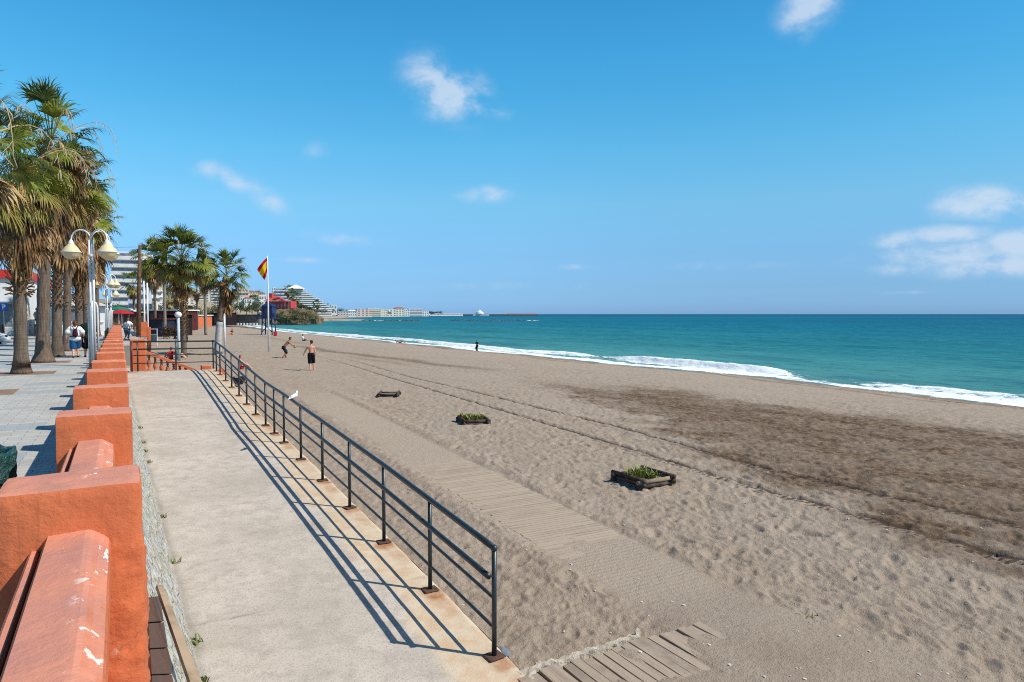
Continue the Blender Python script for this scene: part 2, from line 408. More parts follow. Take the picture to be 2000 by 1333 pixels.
wv = ms.n('ShaderNodeTexWave'); wv.bands_direction = 'Y'; wv.inputs['Scale'].default_value = 3.3; wv.inputs['Distortion'].default_value = .25; wv.inputs['Detail'].default_value = 2; ms.l(kw, wv.inputs[0])
ms.bump(ms.math('MULTIPLY', wv.outputs[0], walk), .35, .012, b2)
SAND = ms.m
th = np.arange(rad(-14), rad(92), .0021)
r1 = 3.0 * np.exp(np.arange(0, math.log(70/3.0), .0046)); r2 = 70 * np.exp(np.arange(.012, math.log(640/70.), .018))
rr = np.concatenate([r1, r2]); Rg, Tg = np.meshgrid(rr, th, indexing='ij')
X = Rg*np.sin(Tg); Y = Rg*np.cos(Tg)
Z = sandheight(X, Y)
fade = sstep(60, 140, Rg); Z = Z*(1-fade) + sandbase(X, Y)*fade
shx = shorex(Y); ds = X - shx
wet_ = .85*sstep(-4.6, -1.2, ds + .8*(fbm(X*.3, Y*.15, 81, 3)-.5))
deb_ = sum(a*np.exp(-((ds + o + 1.6*(fbm(X*.1, Y*.16, s_, 3)-.5))/w)**2) * sstep(.34, .52, fbm(X*.9, Y*.4, s_+5, 3)) for (o, w, a, s_) in ((5.0, .75, .95, 91), (6.6, .5, .45, 95), (3.4, .4, .4, 99)))
dw = np.abs(X - walkx(Y))
walk_ = (1 - sstep(.55, .75, dw)) * (1 - sstep(24, 32, Y)) * sstep(5, 6.5, Y)*.8
nearramp = 1 - sstep(0, .5, X - 3.0)
gridmesh('sand', X, Y, Z, SAND, dict(damp=dampmask(X, Y), wet=wet_, debris=np.clip(deb_, 0, 1), walk=walk_, tx=trackx(X, Y)), 'structure', keep=(X > -2) & (X < 220) & (Y > -3))
# coarse beach for everything beside the fine sheet
xs = np.array(list(np.arange(-6, 60, 1.5)) + [70, 90, 130, 180, 260]); ys = np.array(list(np.arange(-90, 20, 4)) + list(np.arange(20, 520, 8)))
Xc, Yc = np.meshgrid(xs, ys, indexing='ij'); zc = np.zeros_like(Xc)
Zc_ = sandbase(Xc, Yc) - .16
gridmesh('beach_ground', Xc, Yc, Zc_, SAND, dict(damp=zc, wet=sstep(-3, -1, Xc - shorex(Yc)), debris=zc, walk=zc, tx=zc + 1), 'structure')

# ------------------------------------------------------------------ sea
mw = Mt('sea_water', .16, .5); mw.b.inputs['IOR'].default_value = 1.13
kp = mw.n('ShaderNodeNewGeometry').outputs['Position']
sep = mw.n('ShaderNodeSeparateXYZ'); mw.l(kp, sep.inputs[0])
off = mw.attr('off')                       # metres off the shoreline
lg = mw.math('LOGARITHM', mw.math('MAXIMUM', off, 1.0), 10.0)
st = mw.noise(.035, 4, .6, mw.coord('World', (1.0, .28, 1))); st2 = mw.noise(.004, 4, .6, mw.coord('World', (1.0, .3, 1)))
lg2 = mw.math('ADD', lg, mw.math('MULTIPLY', mw.math('SUBTRACT', st2, .5), 1.1))
cr = mw.n('ShaderNodeValToRGB'); mw.l(mw.math('DIVIDE', lg2, 4.0), cr.inputs[0]); e = cr.color_ramp.elements
e[0].position = 0.0; e[0].color = (.13, .27, .26, 1); e[1].position = 1.0; e[1].color = (.0035, .085, .20, 1)
for p, c_ in ((.22, (.075, .265, .265, 1)), (.41, (.022, .188, .225, 1)), (.54, (.008, .150, .230, 1)), (.66, (.004, .118, .215, 1)), (.76, (.002, .085, .185, 1))):
    q = e.new(p); q.color = c_
wc = mw.mix(mw.rng(st, .40, .66, 0, .40), cr.outputs[0], (.004, .11, .15))
rp1 = mw.noise(.9, 5, .65, mw.coord('World', (1.0, .40, 1))); rp2 = mw.noise(.11, 4, .62, mw.coord('World', (1.0, .45, 1)))
wc = mw.mix(mw.rng(rp1, .50, .72, 0, .45), wc, (.055, .27, .34)); wc = mw.mix(mw.rng(rp1, .5, .3, 0, .5), wc, (.002, .075, .12)); wc = mw.mix(mw.rng(rp2, .52, .68, 0, .35), wc, (.002, .075, .14))  # light and dark of the ripples are mixed into the water colour
# foam
foamn = mw.noise(.9, 6, .68, mw.coord('World', (1.3, .55, 1)), .6); foamf = mw.noise(4.5, 4, .7, mw.coord('World', (1, .7, 1)), .8)
fm = mw.attr('foam')
fa = mw.math('ADD', fm, mw.math('MULTIPLY', mw.math('SUBTRACT', mw.math('ADD', mw.math('MULTIPLY', foamn, .7), mw.math('MULTIPLY', foamf, .3)), .5), 2.3))
fa = mw.rng(fa, .50, .72)
fa = mw.math('MULTIPLY', fa, mw.rng(fm, .02, .14))
wc = mw.mix(fa, wc, (.80, .84, .85)); mw.col(wc)
mw.l(mw.rng(fa, 0, 1, .22, .9), mw.b.inputs['Roughness']); mw.b.inputs['Specular IOR Level'].default_value = 0.0
gl_ = mw.n('ShaderNodeBsdfGlossy'); gl_.inputs['Roughness'].default_value = .18; mxg = mw.n('ShaderNodeMixShader'); mw.l(mw.rng(fa, 0, 1, .075, .0), mxg.inputs[0])
mw.l(mw.b.outputs[0], mxg.inputs[1]); mw.l(gl_.outputs[0], mxg.inputs[2]); mw.l(mxg.outputs[0], mw.t.nodes['Material Output'].inputs[0])
w1 = mw.noise(1.1, 5, .62, mw.coord('World', (1.0, .45, 1))); w2 = mw.noise(.16, 4, .6, mw.coord('World', (1.0, .35, 1))); w3 = mw.noise(.02, 3, .6, mw.coord('World', (1.0, .35, 1)))
nb = mw.bump(w1, .8, .22); nb = mw.bump(w2, .8, .9, nb); nb = mw.bump(w3, .5, 3.5, nb); nb = mw.bump(foamf, .3, .08, nb); mw.l(nb, gl_.inputs['Normal'])
WATER = mw.m
th = np.concatenate([np.arange(rad(-60), rad(8), .02), np.arange(rad(8), rad(80), .004), np.arange(rad(80), rad(185), .02)])
rr = np.concatenate([38*np.exp(np.arange(0, math.log(600/38.), .008)), 600*np.exp(np.arange(.01, math.log(60000/600.), .06)), [60000.]])
Rg, Tg = np.meshgrid(rr, th, indexing='ij'); X = Rg*np.sin(Tg); Y = Rg*np.cos(Tg)
o_ = np.maximum(X - shorex(np.minimum(Y, 500)), 0.0)
o_ = np.where(Y > 500, np.minimum(o_, 60 + .25*np.hypot(X, Y)), o_)
amp = sstep(18, 45, X - shorex(np.minimum(Y, 500))) * (1 - sstep(500, 900, Rg))
ph = X*.42 + Y*.06 + 3*fbm(X*.02, Y*.02, 5, 2)*3
Z = -3.03 + amp * (.10*np.sin(ph) + .16*(fbm(X*.35, Y*.12, 7, 4) - .5) + .12*np.sin(X*.17+2+4*fbm(X*.01, Y*.015, 8, 2)))
wc_ = sstep(.74, .80, fbm(X*.5, Y*.2, 87, 4)) * .0
gridmesh('sea', X, Y, Z, WATER, dict(off=o_, foam=wc_), 'structure')
# the breaking wave and the swash along the beach
dy = np.concatenate([np.arange(-30, 110, .22), np.arange(110, 420, 1.0)]); dx = np.concatenate([np.arange(-2.5, 9, .14), np.arange(9, 26, .5)])
Xo, Yo = np.meshgrid(dx, dy, indexing='ij')
runup = 1.5*(fbm(Yo*.10, Yo*0+2, 13, 3) - .5)*2 + .5*(fbm(Yo*.5, Yo*0+2, 14, 2)-.5)
s = Xo + 0.0; X = shorex(Yo) + s
brk = sstep(34, 42, Yo)*(1 - sstep(54, 64, Yo))*1.0 + .55*sstep(58, 70, Yo)*(1-sstep(150, 200, Yo)) + .30*(1 - sstep(24, 34, Yo)) + .45*sstep(150, 200, Yo)
xc = 3.6 + 2.2*(fbm(Yo*.05, Yo*0, 25, 3)-.5)*2 + 1.2*brk
u = s - xc
ridge = brk * np.where(u < 0, np.exp(-(u/.75)**2), np.exp(-(u/2.4)**2)) * .55
ridge2 = .22*np.exp(-((s - 13 - 3*(fbm(Yo*.03, Yo*0, 28, 2)-.5))/2.4)**2) * (.4 + fbm(Yo*.04, Yo*0+4, 27, 2))
Z = -2.97 + .03*np.clip(-(s)/2, 0, 1)*0 + ridge + ridge2*(1 - sstep(18, 26, s)) + .09*brk*(fbm(X*1.8, Yo*1.8, 29, 4) - .45)*np.exp(-((u+.2)/1.4)**2)*2.2 + .04*(fbm(X*1.1, Yo*.7, 30, 3)-.5)
edge = sstep(-1.6, .6, s - runup*.6)
Z = Z - (1 - edge)*0.0 - sstep(20, 26, s)*.035
fo = 1.05*np.exp(-((s - .9 - runup*.6)/(1.15 + .5*(1 - sstep(26, 31, Yo))))**2) * (.55 + .7*fbm(Yo*.12, Yo*0+9, 31, 2)) * (1 - .15*np.exp(-((Yo - 33)/3.5)**2)) + 1.2*brk*np.where(u < 0, np.exp(-((u)/1.6)**2), np.exp(-(u/1.05)**2)) + .36*np.exp(-((s - 4.2)/3.2)**2)*(.30 + 1.1*fbm(X*.15, Yo*.07, 33, 3))
fo = fo * (1 - sstep(9, 14, s))
gridmesh('surf', X, Yo, Z, WATER, dict(off=np.maximum(s, 0), foam=np.clip(fo, 0, 1.1)), 'structure')

# ------------------------------------------------------------------ promenade, road, ramp
mp_ = Mt('paving_tiles', .75, .3)
kw = mp_.coord('World'); br = mp_.n('ShaderNodeTexBrick'); mp_.l(kw, br.inputs[0]); br.inputs['Scale'].default_value = 1.0
br.inputs['Brick Width'].default_value = .4; br.inputs['Row Height'].default_value = .2; br.inputs['Mortar Size'].default_value = .006; br.inputs['Mortar Smooth'].default_value = .3
br.inputs['Color1'].default_value = (.50, .49, .46, 1); br.inputs['Color2'].default_value = (.43, .425, .41, 1); br.inputs['Mortar'].default_value = (.20, .19, .18, 1); br.offset = .5
bb = mp_.n('ShaderNodeTexBrick'); mp_.l(kw, bb.inputs[0]); bb.inputs['Scale'].default_value = 1.0; bb.inputs['Brick Width'].default_value = 2.4; bb.inputs['Row Height'].default_value = .8
bb.inputs['Mortar Size'].default_value = 0; bb.inputs['Color1'].default_value = (0, 0, 0, 1); bb.inputs['Color2'].default_value = (1, 1, 1, 1); bb.inputs['Bias'].default_value = -.1
dn = mp_.noise(1.1, 5, .6, kw); tc_ = mp_.mix(mp_.rng(bb.outputs[0], .62, .72, 0, .62), br.outputs[0], (.27, .335, .38))
tc_ = mp_.mix(mp_.rng(dn, .45, .75, 0, .5), tc_, (.33, .29, .25)); mp_.col(tc_); mp_.bump(br.outputs['Fac'], .4, -.006)
PAVE = mp_.m
pv = MB(); pv.bx(-9.5, .06, -30, 50, -1.7, 0); pv.bx(-9.5, 1.5, 50, 175, -1.7, 0)
o = pv.build('promenade_pavement', PAVE); o['kind'] = 'structure'
ASPH = simple('asphalt', (.13, .13, .135), (.09, .09, .092), .9, .2, scale=.7, bump=.3, co='World')
r_ = MB(); r_.bx(-17.5, -9.66, -30, 240, -1.7, -.12); o = r_.build('road', ASPH); o['kind'] = 'structure'
CONC = simple('kerb_concrete', (.5, .48, .44), (.4, .38, .35), .9, .2, scale=3, bump=.3, co='World')
k_ = MB(); k_.bx(-9.66, -9.5, -30, 175, -1.7, .004); k_.bx(-17.66, -17.5, -30, 240, -1.7, .02); o = k_.build('kerb', CONC); o['kind'] = 'structure'
EARTH = simple('dry_ground', (.33, .27, .2), (.20, .19, .12), .95, .1, scale=.08, bump=.4, co='World', bd=.1)
MARK = simple('road_paint', (.75, .75, .72), (.6, .6, .58), .8, .2, scale=5, bump=0, co='World')
q_ = MB()
for yy in range(-20, 200, 6): q_.bx(-13.66, -13.54, yy, yy+2.5, -.12, -.115)
o = q_.build('road_marking', MARK); o['kind'] = 'structure'
PIT = simple('tree_pit_earth', (.30, .20, .155), (.20, .13, .10), .95, .1, scale=3, bump=.5, co='World', bd=.02); m_ = MB()
for (x_, y_) in ((-3.3, 21.6), (-2.9, 28.1), (-2.78, 34.2), (-2.61, 38.9), (-2.5, 44.2), (-2.15, 49.5), (-2.0, 55.5)): m_.bx(x_ - .95, x_ + .95, y_ - .75, y_ + .75, -.02, .005)
o = m_.build('tree_pit_ground', PIT); o['kind'] = 'structure'
# town ground and hills behind
def hillz(X, Y):
    h = -.2 + 17*np.exp(-((X-45)/105)**2 - ((Y-800)/170)**2) + 12*np.exp(-((X+60)/130)**2 - ((Y-430)/160)**2) + 15*np.exp(-((X-100)/65)**2 - ((Y-730)/90)**2) + 5*np.exp(-((X-52)/26)**2 - ((Y-395)/45)**2)
    return h + 1.5*(fbm(X*.012, Y*.012, 55, 3)-.5)
def coastx(Y):  # seaward edge of the town ground
    return np.interp(Y, [-100, 240, 300, 360, 400, 440, 480, 520, 600, 700, 850, 1000, 1200, 1500, 2000], [-17.6, -17.6, 24, 40, 60, 74, 96, 108, 118, 150, 195, 235, 330, 470, 700])
us = np.linspace(0, 1, 90); ys = np.concatenate([np.arange(-100, 900, 9.), np.arange(900, 2050, 30.)])
Ug, Yg = np.meshgrid(us, ys, indexing='ij'); cx_ = coastx(Yg); Xg = cx_ - (1-Ug)**1.6 * 700
Zg = hillz(Xg, Yg); ed = sstep(0, 26, cx_ - Xg); Zg = np.where(Yg > 245, (-2.9)*(1-ed) + Zg*ed, np.where(Xg < -17.5, np.maximum(Zg, -.05), Zg))
gridmesh('hills', Xg, Yg, Zg, EARTH, None, 'structure')
# far beach strip along the distant coast
fs = MB(); P = [(far(590, 760)), far(640, 860), far(700, 1080), far(790, 1500), far(905, 2350), far(905, 2500), far(760, 1700), far(640, 1130), far(560, 900)]
fs.prism([(p[0], p[1]) for p in P], 'z', -3.4, -2.2); PALESAND = simple('pale_sand', (.46, .38, .31), (.38, .31, .25), .95, .1, scale=.05, bump=.2, co='World')
o = fs.build('far_shore', PALESAND); o['kind'] = 'structure'
# ramp
mr = Mt('ramp_concrete', .9, .2)
kw = mr.coord('World'); a1 = mr.noise(.9, 6, .62, kw); a2 = mr.noise(5, 5, .65, kw); a3 = mr.noise(45, 4, .75, kw); a4 = mr.noise(150, 2, .6, kw)
edge_ = mr.attr('edge'); rust = mr.attr('rust')
cc = mr.mix(mr.rng(a1, .3, .7), (.57, .515, .455), (.44, .395, .34)); cc = mr.mix(mr.rng(a2, .42, .70, 0, .7), cc, (.36, .32, .275))
stn = mr.noise(.35, 5, .7, kw, .6); cc = mr.mix(mr.rng(stn, .52, .66, 0, .45), cc, (.36, .31, .25)); spt = mr.noise(26, 3, .6, kw); cc = mr.mix(mr.rng(spt, .68, .74, 0, .7), cc, (.16, .13, .11))
cc = mr.mix(mr.rng(a3, .5, .68, 0, .75), cc, (.27, .235, .20)); cc = mr.mix(mr.rng(a4, .56, .68, 0, .6), cc, (.74, .70, .63))
cc = mr.mix(edge_, cc, mr.mix(mr.rng(a2, .35, .7), (.64, .53, .385), (.60, .41, .25)))
cc = mr.mix(mr.rng(a3, .55, .8, 0, .4), cc, (.36, .30, .23))
cc = mr.mix(mr.math('MULTIPLY', rust, mr.rng(a2, .25, .6, .45, 1.0)), cc, (.34, .125, .035))
cc = mr.mix(mr.attr('crack'), cc, (.10, .085, .07)); mr.col(cc)
b1 = mr.bump(a3, .6, .008); mr.bump(a4, .5, .004, b1)
POSTY = [5.52, 7.04, 8.59, 10.14, 11.74, 13.35, 14.9, 15.95, 17.01, 18.38, 19.79, 21.17, 22.66, 24.03, 25.46, 26.5]
xs = np.linspace(0.0, 1.0, 110); ys = np.arange(4.98, 27.45, .035)
Ug, Yg = np.meshgrid(xs, ys, indexing='ij'); zr = rampz(Yg)
xl = .085 - .40*np.minimum(zr, 0) - .03; xr = 3.13 + .05*(fbm(Yg*2.2, Yg*0, 5, 3)-.5) + .05*(fbm(Yg*.5, Yg*0, 6, 2)-.5)
Xg = xl + (xr - xl)*Ug; Yg2 = Yg + (Yg < 5.02)*(.0)
yend = 5.0 + .05*(fbm(Xg*3, Xg*0+1, 8, 3)-.5) + .12*sstep(2.6, 3.2, Xg); Yg2 = np.where(Yg < 5.3, yend + (Yg-4.98)*(5.3-yend)/.32, Yg)
Zg = zr + .006*(fbm(Xg*1.3, Yg*1.3, 9, 3)-.5) + .004*(fbm(Xg*9, Yg*9, 10, 3)-.5)
Zg -= .05*sstep(3.06, 3.16, Xg)
rs = np.zeros_like(Xg)
for i, py_ in enumerate(POSTY):
    n_ = .5*(fbm(Xg*6, Yg*6, 90+i, 3)-.5)
    d_ = np.hypot((Xg-3.0)/.16, (Yg-py_+.10)/.20) + n_*1.6
    rs = np.maximum(rs, (1 - sstep(.45, 1.25, d_))*(.6 + .4*random.random()))
    d_ = np.hypot((Xg-3.02)/.14, (Yg-py_+.45)/.40) + n_*1.8
    rs = np.maximum(rs, (1 - sstep(.3, 1.3, d_))*.55*random.random())
ed_ = sstep(2.42, 2.62, Xg + .25*(fbm(Xg*1.5, Yg*1.1, 11, 4)-.5)*2)*.75
# hairline cracks
crk = sum(.5*np.exp(-((Yg - yy_ - .30*fbm(Xg*1.3, Xg*0+yy_, 12, 4))/.016)**2)*sstep(.42, .5, fbm(Xg*1.1, Yg*.5, int(yy_), 2)) for yy_ in (7.2, 9.4, 13.1, 18.6))
crk = np.maximum(crk, .8*sstep(.0, .2, .09 - np.abs(Xg - xl - .02 - .07*fbm(Yg*3, Yg*0, 14, 3))))
gridmesh('ramp', Xg, Yg2, Zg, mr.m, dict(edge=ed_, rust=rs, crack=crk), 'structure')
side = MB(); ysd = np.arange(5.02, 27.4, .25); V = []
for y_ in ysd: V += [(3.135, y_, float(rampz(y_)) - .045), (3.24, y_, -1.75)]
side.add(V, [(2*i, 2*i+2, 2*i+3, 2*i+1) for i in range(len(ysd)-1)])
side.add([(.3, 5.0, -1.30), (3.135, 5.02, -1.29), (3.24, 5.0, -1.75), (.3, 4.98, -1.75)], [(0, 1, 2, 3)])
side.add([(.1, 27.42, -.0), (3.135, 27.42, -.04), (3.24, 27.42, -1.75), (.1, 27.42, -1.75)], [(3, 2, 1, 0)])
o = side.build('ramp_side', simple('ramp_side_render', (.55, .48, .38), (.30, .27, .24), .9, .2, scale=4, bump=.5, co='World', bd=.03)); o['kind'] = 'structure'
# embedded stones at the ramp corner, part of the ramp's rubble edge
STONE = simple('blue_grey_stone', (.20, .24, .28), (.12, .15, .18), .85, .3, scale=7, bump=.5, co='World')


# ------------------------------------------------------------------ wall along the promenade
mo = Mt('orange_render', .85, .25)
kw = mo.coord('World'); a1 = mo.noise(2.2, 5, .6, kw); a2 = mo.noise(14, 6, .7, kw); a3 = mo.noise(90, 3, .7, kw)
co_ = mo.mix(mo.rng(a1, .3, .7), (.60, .165, .066), (.50, .128, .055)); co_ = mo.mix(mo.rng(a2, .5, .8, 0, .5), co_, (.78, .25, .10))
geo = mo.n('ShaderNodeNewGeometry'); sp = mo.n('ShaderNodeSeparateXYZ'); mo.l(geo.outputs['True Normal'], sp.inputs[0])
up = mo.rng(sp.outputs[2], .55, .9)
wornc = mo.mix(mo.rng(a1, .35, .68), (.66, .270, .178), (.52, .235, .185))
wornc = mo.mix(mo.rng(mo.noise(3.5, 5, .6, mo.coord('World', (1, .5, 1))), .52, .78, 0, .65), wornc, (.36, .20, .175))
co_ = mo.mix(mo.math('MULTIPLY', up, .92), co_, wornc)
fl = mo.noise(9, 5, .66, mo.coord('World', (1.0, .55, 1.0)), .35)
sepw = mo.n('ShaderNodeSeparateXYZ'); mo.l(geo.outputs['Position'], sepw.inputs[0])
band = mo.math('MULTIPLY', mo.rng(sepw.outputs[0], -.19, -.10), mo.rng(sepw.outputs[0], .0, -.05))
chip = mo.math('MULTIPLY', mo.rng(fl, .60, .615), mo.math('MAXIMUM', mo.math('MULTIPLY', band, up), mo.math('MULTIPLY', up, mo.rng(mo.noise(1.1, 2, .5, kw), .60, .66))))
co_ = mo.mix(chip, co_, (.84, .80, .76)); mo.col(co_)
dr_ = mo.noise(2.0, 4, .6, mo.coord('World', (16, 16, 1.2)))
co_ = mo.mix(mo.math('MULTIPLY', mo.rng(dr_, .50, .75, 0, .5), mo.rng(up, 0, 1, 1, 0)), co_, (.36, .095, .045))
co_ = mo.mix(mo.rng(mo.noise(.8, 6, .7, kw), .52, .72, 0, .35), co_, (.74, .30, .17)); co_ = mo.mix(mo.rng(mo.noise(38, 4, .7, kw), .62, .74, 0, .5), co_, (.24, .085, .05)); mo.col(co_)
crd = mo.n('ShaderNodeVectorMath'); crd.operation = 'ADD'; mo.l(kw, crd.inputs[0]); crn = mo.n('ShaderNodeTexNoise'); crn.inputs['Scale'].default_value = 7; mo.l(kw, crn.inputs[0]); crs = mo.n('ShaderNodeVectorMath'); crs.operation = 'SCALE'; crs.inputs['Scale'].default_value = .28; mo.l(crn.outputs[1], crs.inputs[0]); mo.l(crs.outputs[0], crd.inputs[1])
crv = mo.n('ShaderNodeTexVoronoi'); crv.feature = 'DISTANCE_TO_EDGE'; crv.inputs['Scale'].default_value = 2.6; mo.l(crd.outputs[0], crv.inputs['Vector'])
co_ = mo.mix(mo.math('MULTIPLY', mo.rng(crv.outputs['Distance'], .010, .003), mo.math('MULTIPLY', mo.rng(up, 0, 1, 1, 0), mo.rng(mo.noise(1.3, 2, .5, kw), .54, .62, 0, .4))), co_, (.24, .075, .045)); mo.col(co_)
big = mo.noise(2.6, 4, .6, kw, .5); b1 = mo.bump(a2, .5, .016); b2 = mo.bump(a3, .35, .005, b1); mo.bump(big, .35, .05, b2)
ORANGE = mo.m
# pillar with softly rounded, slightly uneven edges
def rough_block(x0, x1, y0, y1, z0, z1, seed, step=.045, amp=.006, lump=False):
    mbk = MB(); cx_, cy_, cz_ = (x0+x1)/2, (y0+y1)/2, (z0+z1)/2; hx, hy, hz = (x1-x0)/2, (y1-y0)/2, (z1-z0)/2; b = .022
    def face(fix, sgn):
        axes = [i for i in range(3) if i != fix]; H = (hx, hy, hz)
        na = max(2, int(2*H[axes[0]]/step)); nb_ = max(2, int(2*H[axes[1]]/step))
        A, B = np.meshgrid(np.linspace(-1, 1, na+1), np.linspace(-1, 1, nb_+1), indexing='ij')
        P = np.zeros(A.shape + (3,)); P[..., axes[0]] = A*H[axes[0]]; P[..., axes[1]] = B*H[axes[1]]; P[..., fix] = sgn*H[fix]
        inner = np.clip(P, [-hx+b, -hy+b, -hz+b], [hx-b, hy-b, hz-b]); d = P - inner; ln = np.linalg.norm(d, axis=-1, keepdims=True)
        P = inner + d/np.maximum(ln, 1e-6)*b
        n_ = d/np.maximum(ln, 1e-6)
        Wp = P + np.array([cx_, cy_, cz_])
        k = fbm((Wp[..., 0] + Wp[..., 2]*.7)*5, (Wp[..., 1] + Wp[..., 2]*.9)*5, seed, 4) - .5
        k2 = fbm((Wp[..., 0]*.9 + Wp[..., 2])*26, (Wp[..., 1]*.8 + Wp[..., 2])*26, seed+3, 3) - .5
        a_ = amp*2*k
        if lump: a_ = a_ + (1 - sstep(.72, .98, Wp[..., 2]))*sstep(-.15, .0, Wp[..., 0])*(k2*.05 + .012)
        Wp = Wp + n_*a_[..., None]
        idx = np.arange(A.size).reshape(A.shape)
        q = np.stack([idx[:-1, :-1], idx[1:, :-1], idx[1:, 1:], idx[:-1, 1:]], -1).reshape(-1, 4)
        mbk.add(Wp.reshape(-1, 3), q.tolist())
    for fx in range(3):
        for sg in (-1, 1):
            if fx == 2 and sg < 0: continue
            face(fx, sg)
    return mbk
wall = thing('promenade_wall', 'long orange rendered parapet wall of square pillars along the promenade edge', 'wall', (-.18, 3.7, 0))
PYS = [3.70, 6.36, 8.70, 11.42, 13.5, 16.33] + [16.33 + 2.53*(i+1) for i in range(18)]
for k in range(24):
    y0 = PYS[k]
    if k < 3:
        rough_block(-.50 if k == 0 else -.455, .075, y0, y0+.44, 0, 1.2, 300+k, .03 if k == 0 else .05, .008, k == 0).build('pillar', ORANGE, wall, smooth=True)
    else:
        MB().bx(-.44, .085, y0, y0+.44, 0, 1.2 + .01*((k*7) % 3 - 1), bev=.02).build('pillar', ORANGE, wall)
prof = [(-.372, .80), (-.372, .925), (-.362, .935), (-.340, .935), (-.333, .925), (-.333, .87), (-.318, .87), (-.312, .975), (-.30, .995), (-.155, 1.0), (-.135, .997), (-.118, .988), (-.098, .972), (-.08, .960), (-.062, .948), (-.055, .925), (-.055, .80)]
for k in range(-1, 23):
    y0 = (PYS[k] if k >= 0 else 1.1) + .44; y1 = PYS[k+1]
    m_ = MB()
    if k < 3:                                # subdivided and a little uneven
        ysb = np.linspace(y0 + .0, y1 - .0, 60 if k < 1 else 30); n_ = len(prof); V = []
        for yy in ysb:
            for i, (px_, pz_) in enumerate(prof):
                j_ = .006*(float(fbm(np.array([px_*18]), np.array([yy*3.0]), 40, 3)[0]) - .5)*2
                V.append((px_ + j_*.6, yy, pz_ + j_ if pz_ > .82 else pz_))
        Fc = [(i*n_+j, i*n_+(j+1) % n_, (i+1)*n_+(j+1) % n_, (i+1)*n_+j) for i in range(len(ysb)-1) for j in range(n_)]
        m_.add(V, Fc)
    else: m_.prism(prof, 'y', y0, y1)
    m_.build('coping_beam', ORANGE, wall)
    MB().bx(-.29, -.09, y0, y1, 0, .805).build('panel', ORANGE, wall)

# battered rubble wall under it, whitewashed blue-grey stone
mst = Mt('whitewashed_rubble', .85, .3)
kw = mst.coord('World', (1, 1, 1)); vo = mst.n('ShaderNodeTexVoronoi'); vo.feature = 'DISTANCE_TO_EDGE'; vo.inputs['Scale'].default_value = 3.6; vo.inputs['Randomness'].default_value = .95
dn = mst.noise(2.5, 4, .6, kw); vadd = mst.n('ShaderNodeVectorMath'); vadd.operation = 'MULTIPLY_ADD'
mst.l(kw, vadd.inputs[0]); vadd.inputs[1].default_value = (1.0, .8, 1.3)
cmb = mst.n('ShaderNodeCombineXYZ'); mst.l(dn, cmb.inputs[0]); mst.l(dn, cmb.inputs[1]); mst.l(vadd.outputs[0], vo.inputs['Vector']); mst.l(cmb.outputs[0], vadd.inputs[2])
vc = mst.n('ShaderNodeTexVoronoi'); vc.inputs['Scale'].default_value = 3.6; vc.inputs['Randomness'].default_value = .95; mst.l(vadd.outputs[0], vc.inputs['Vector'])
a2 = mst.noise(9, 5, .7, kw)
sc_ = mst.mix(mst.rng(vc.outputs['Distance'], .0, .5), (.24, .30, .36), (.46, .42, .34)); sc_ = mst.mix(mst.rng(a2, .46, .66), sc_, (.58, .59, .57)); sc_ = mst.mix(mst.rng(mst.noise(22, 4, .7, kw), .50, .66, 0, .9), sc_, (.13, .165, .21))
sc_ = mst.mix(mst.rng(vo.outputs['Distance'], .0, .05, 1, 0), sc_, (.50, .42, .31)); mst.col(sc_)
b1 = mst.bump(mst.rng(vo.outputs['Distance'], 0, .12), .8, .05); mst.bump(a2, .6, .02, b1)
sw = MB(); ysd = np.arange(.4, 27.45, .12); zs_ = np.linspace(0, 1, 18); V = []
for y_ in ysd:
    zb = float(rampz(y_)) - .06
    for q in zs_:
        z_ = q*zb
        nrm = .022*(float(fbm(np.array([y_*3.3]), np.array([z_*4.4]), 66, 3)[0]) - .5)*2
        V.append((.083 - .40*z_ + nrm*min(1, q*6), y_, z_ + .0))
n_ = len(zs_); sw.add(V, [(i*n_+j, (i+1)*n_+j, (i+1)*n_+j+1, i*n_+j+1) for i in range(len(ysd)-1) for j in range(n_-1)])
o = sw.build('retaining_wall', mst.m, smooth=True); tag(o, 'battered rubble stone wall with worn whitewash between orange parapet and ramp', 'wall')
# weeds at the foot of the wall
GRASS = simple('weed_green', (.12, .16, .035), (.20, .19, .06), .7, .2, scale=9, bump=0)
def tuft(name, label, pos, n=30, h=.10, sp=.12, mat=None, group=None, kind=None):
    m_ = MB(); r = np.random.RandomState(int(abs(pos[0]*97+pos[1]*31)*10) % 9999)
    for i in range(n):
        b = np.array(pos) + np.array([r.randn()*sp*.5, r.randn()*sp*.5, 0]); a = r.rand()*6.28; l = h*(.5+r.rand()); w = .006 + .006*r.rand()
        d = np.array([cos(a), sin(a), 0]); s_ = np.array([-sin(a), cos(a), 0])*w
        m1 = b + d*l*.25 + ZV*l*.6; tp = b + d*l*.7 + ZV*l
        m_.add([b - s_, b + s_, m1 + s_*.8, m1 - s_*.8, tp], [(0, 1, 2, 3), (3, 2, 4)])
    o = m_.build(name, mat or GRASS); return tag(o, label, 'weeds', group, kind)
WL = ['farthest', 'second farthest', 'third farthest', 'fourth farthest', 'fourth nearest', 'third nearest', 'second nearest', 'nearest']
for i, (px, py) in enumerate([(262, 845), (268, 868), (272, 882), (277, 900), (298, 985), (316, 1055), (345, 1178), (362, 1235)]):
    y_ = at(px, py, -.7)[1]; z_ = float(rampz(y_))
    tuft('weed_tuft', '%s low green weed tuft where ramp meets the rubble wall' % WL[i], (.10 - .4*z_, y_, z_), 22, .05, .07, group='weeds along the foot of the rubble wall')
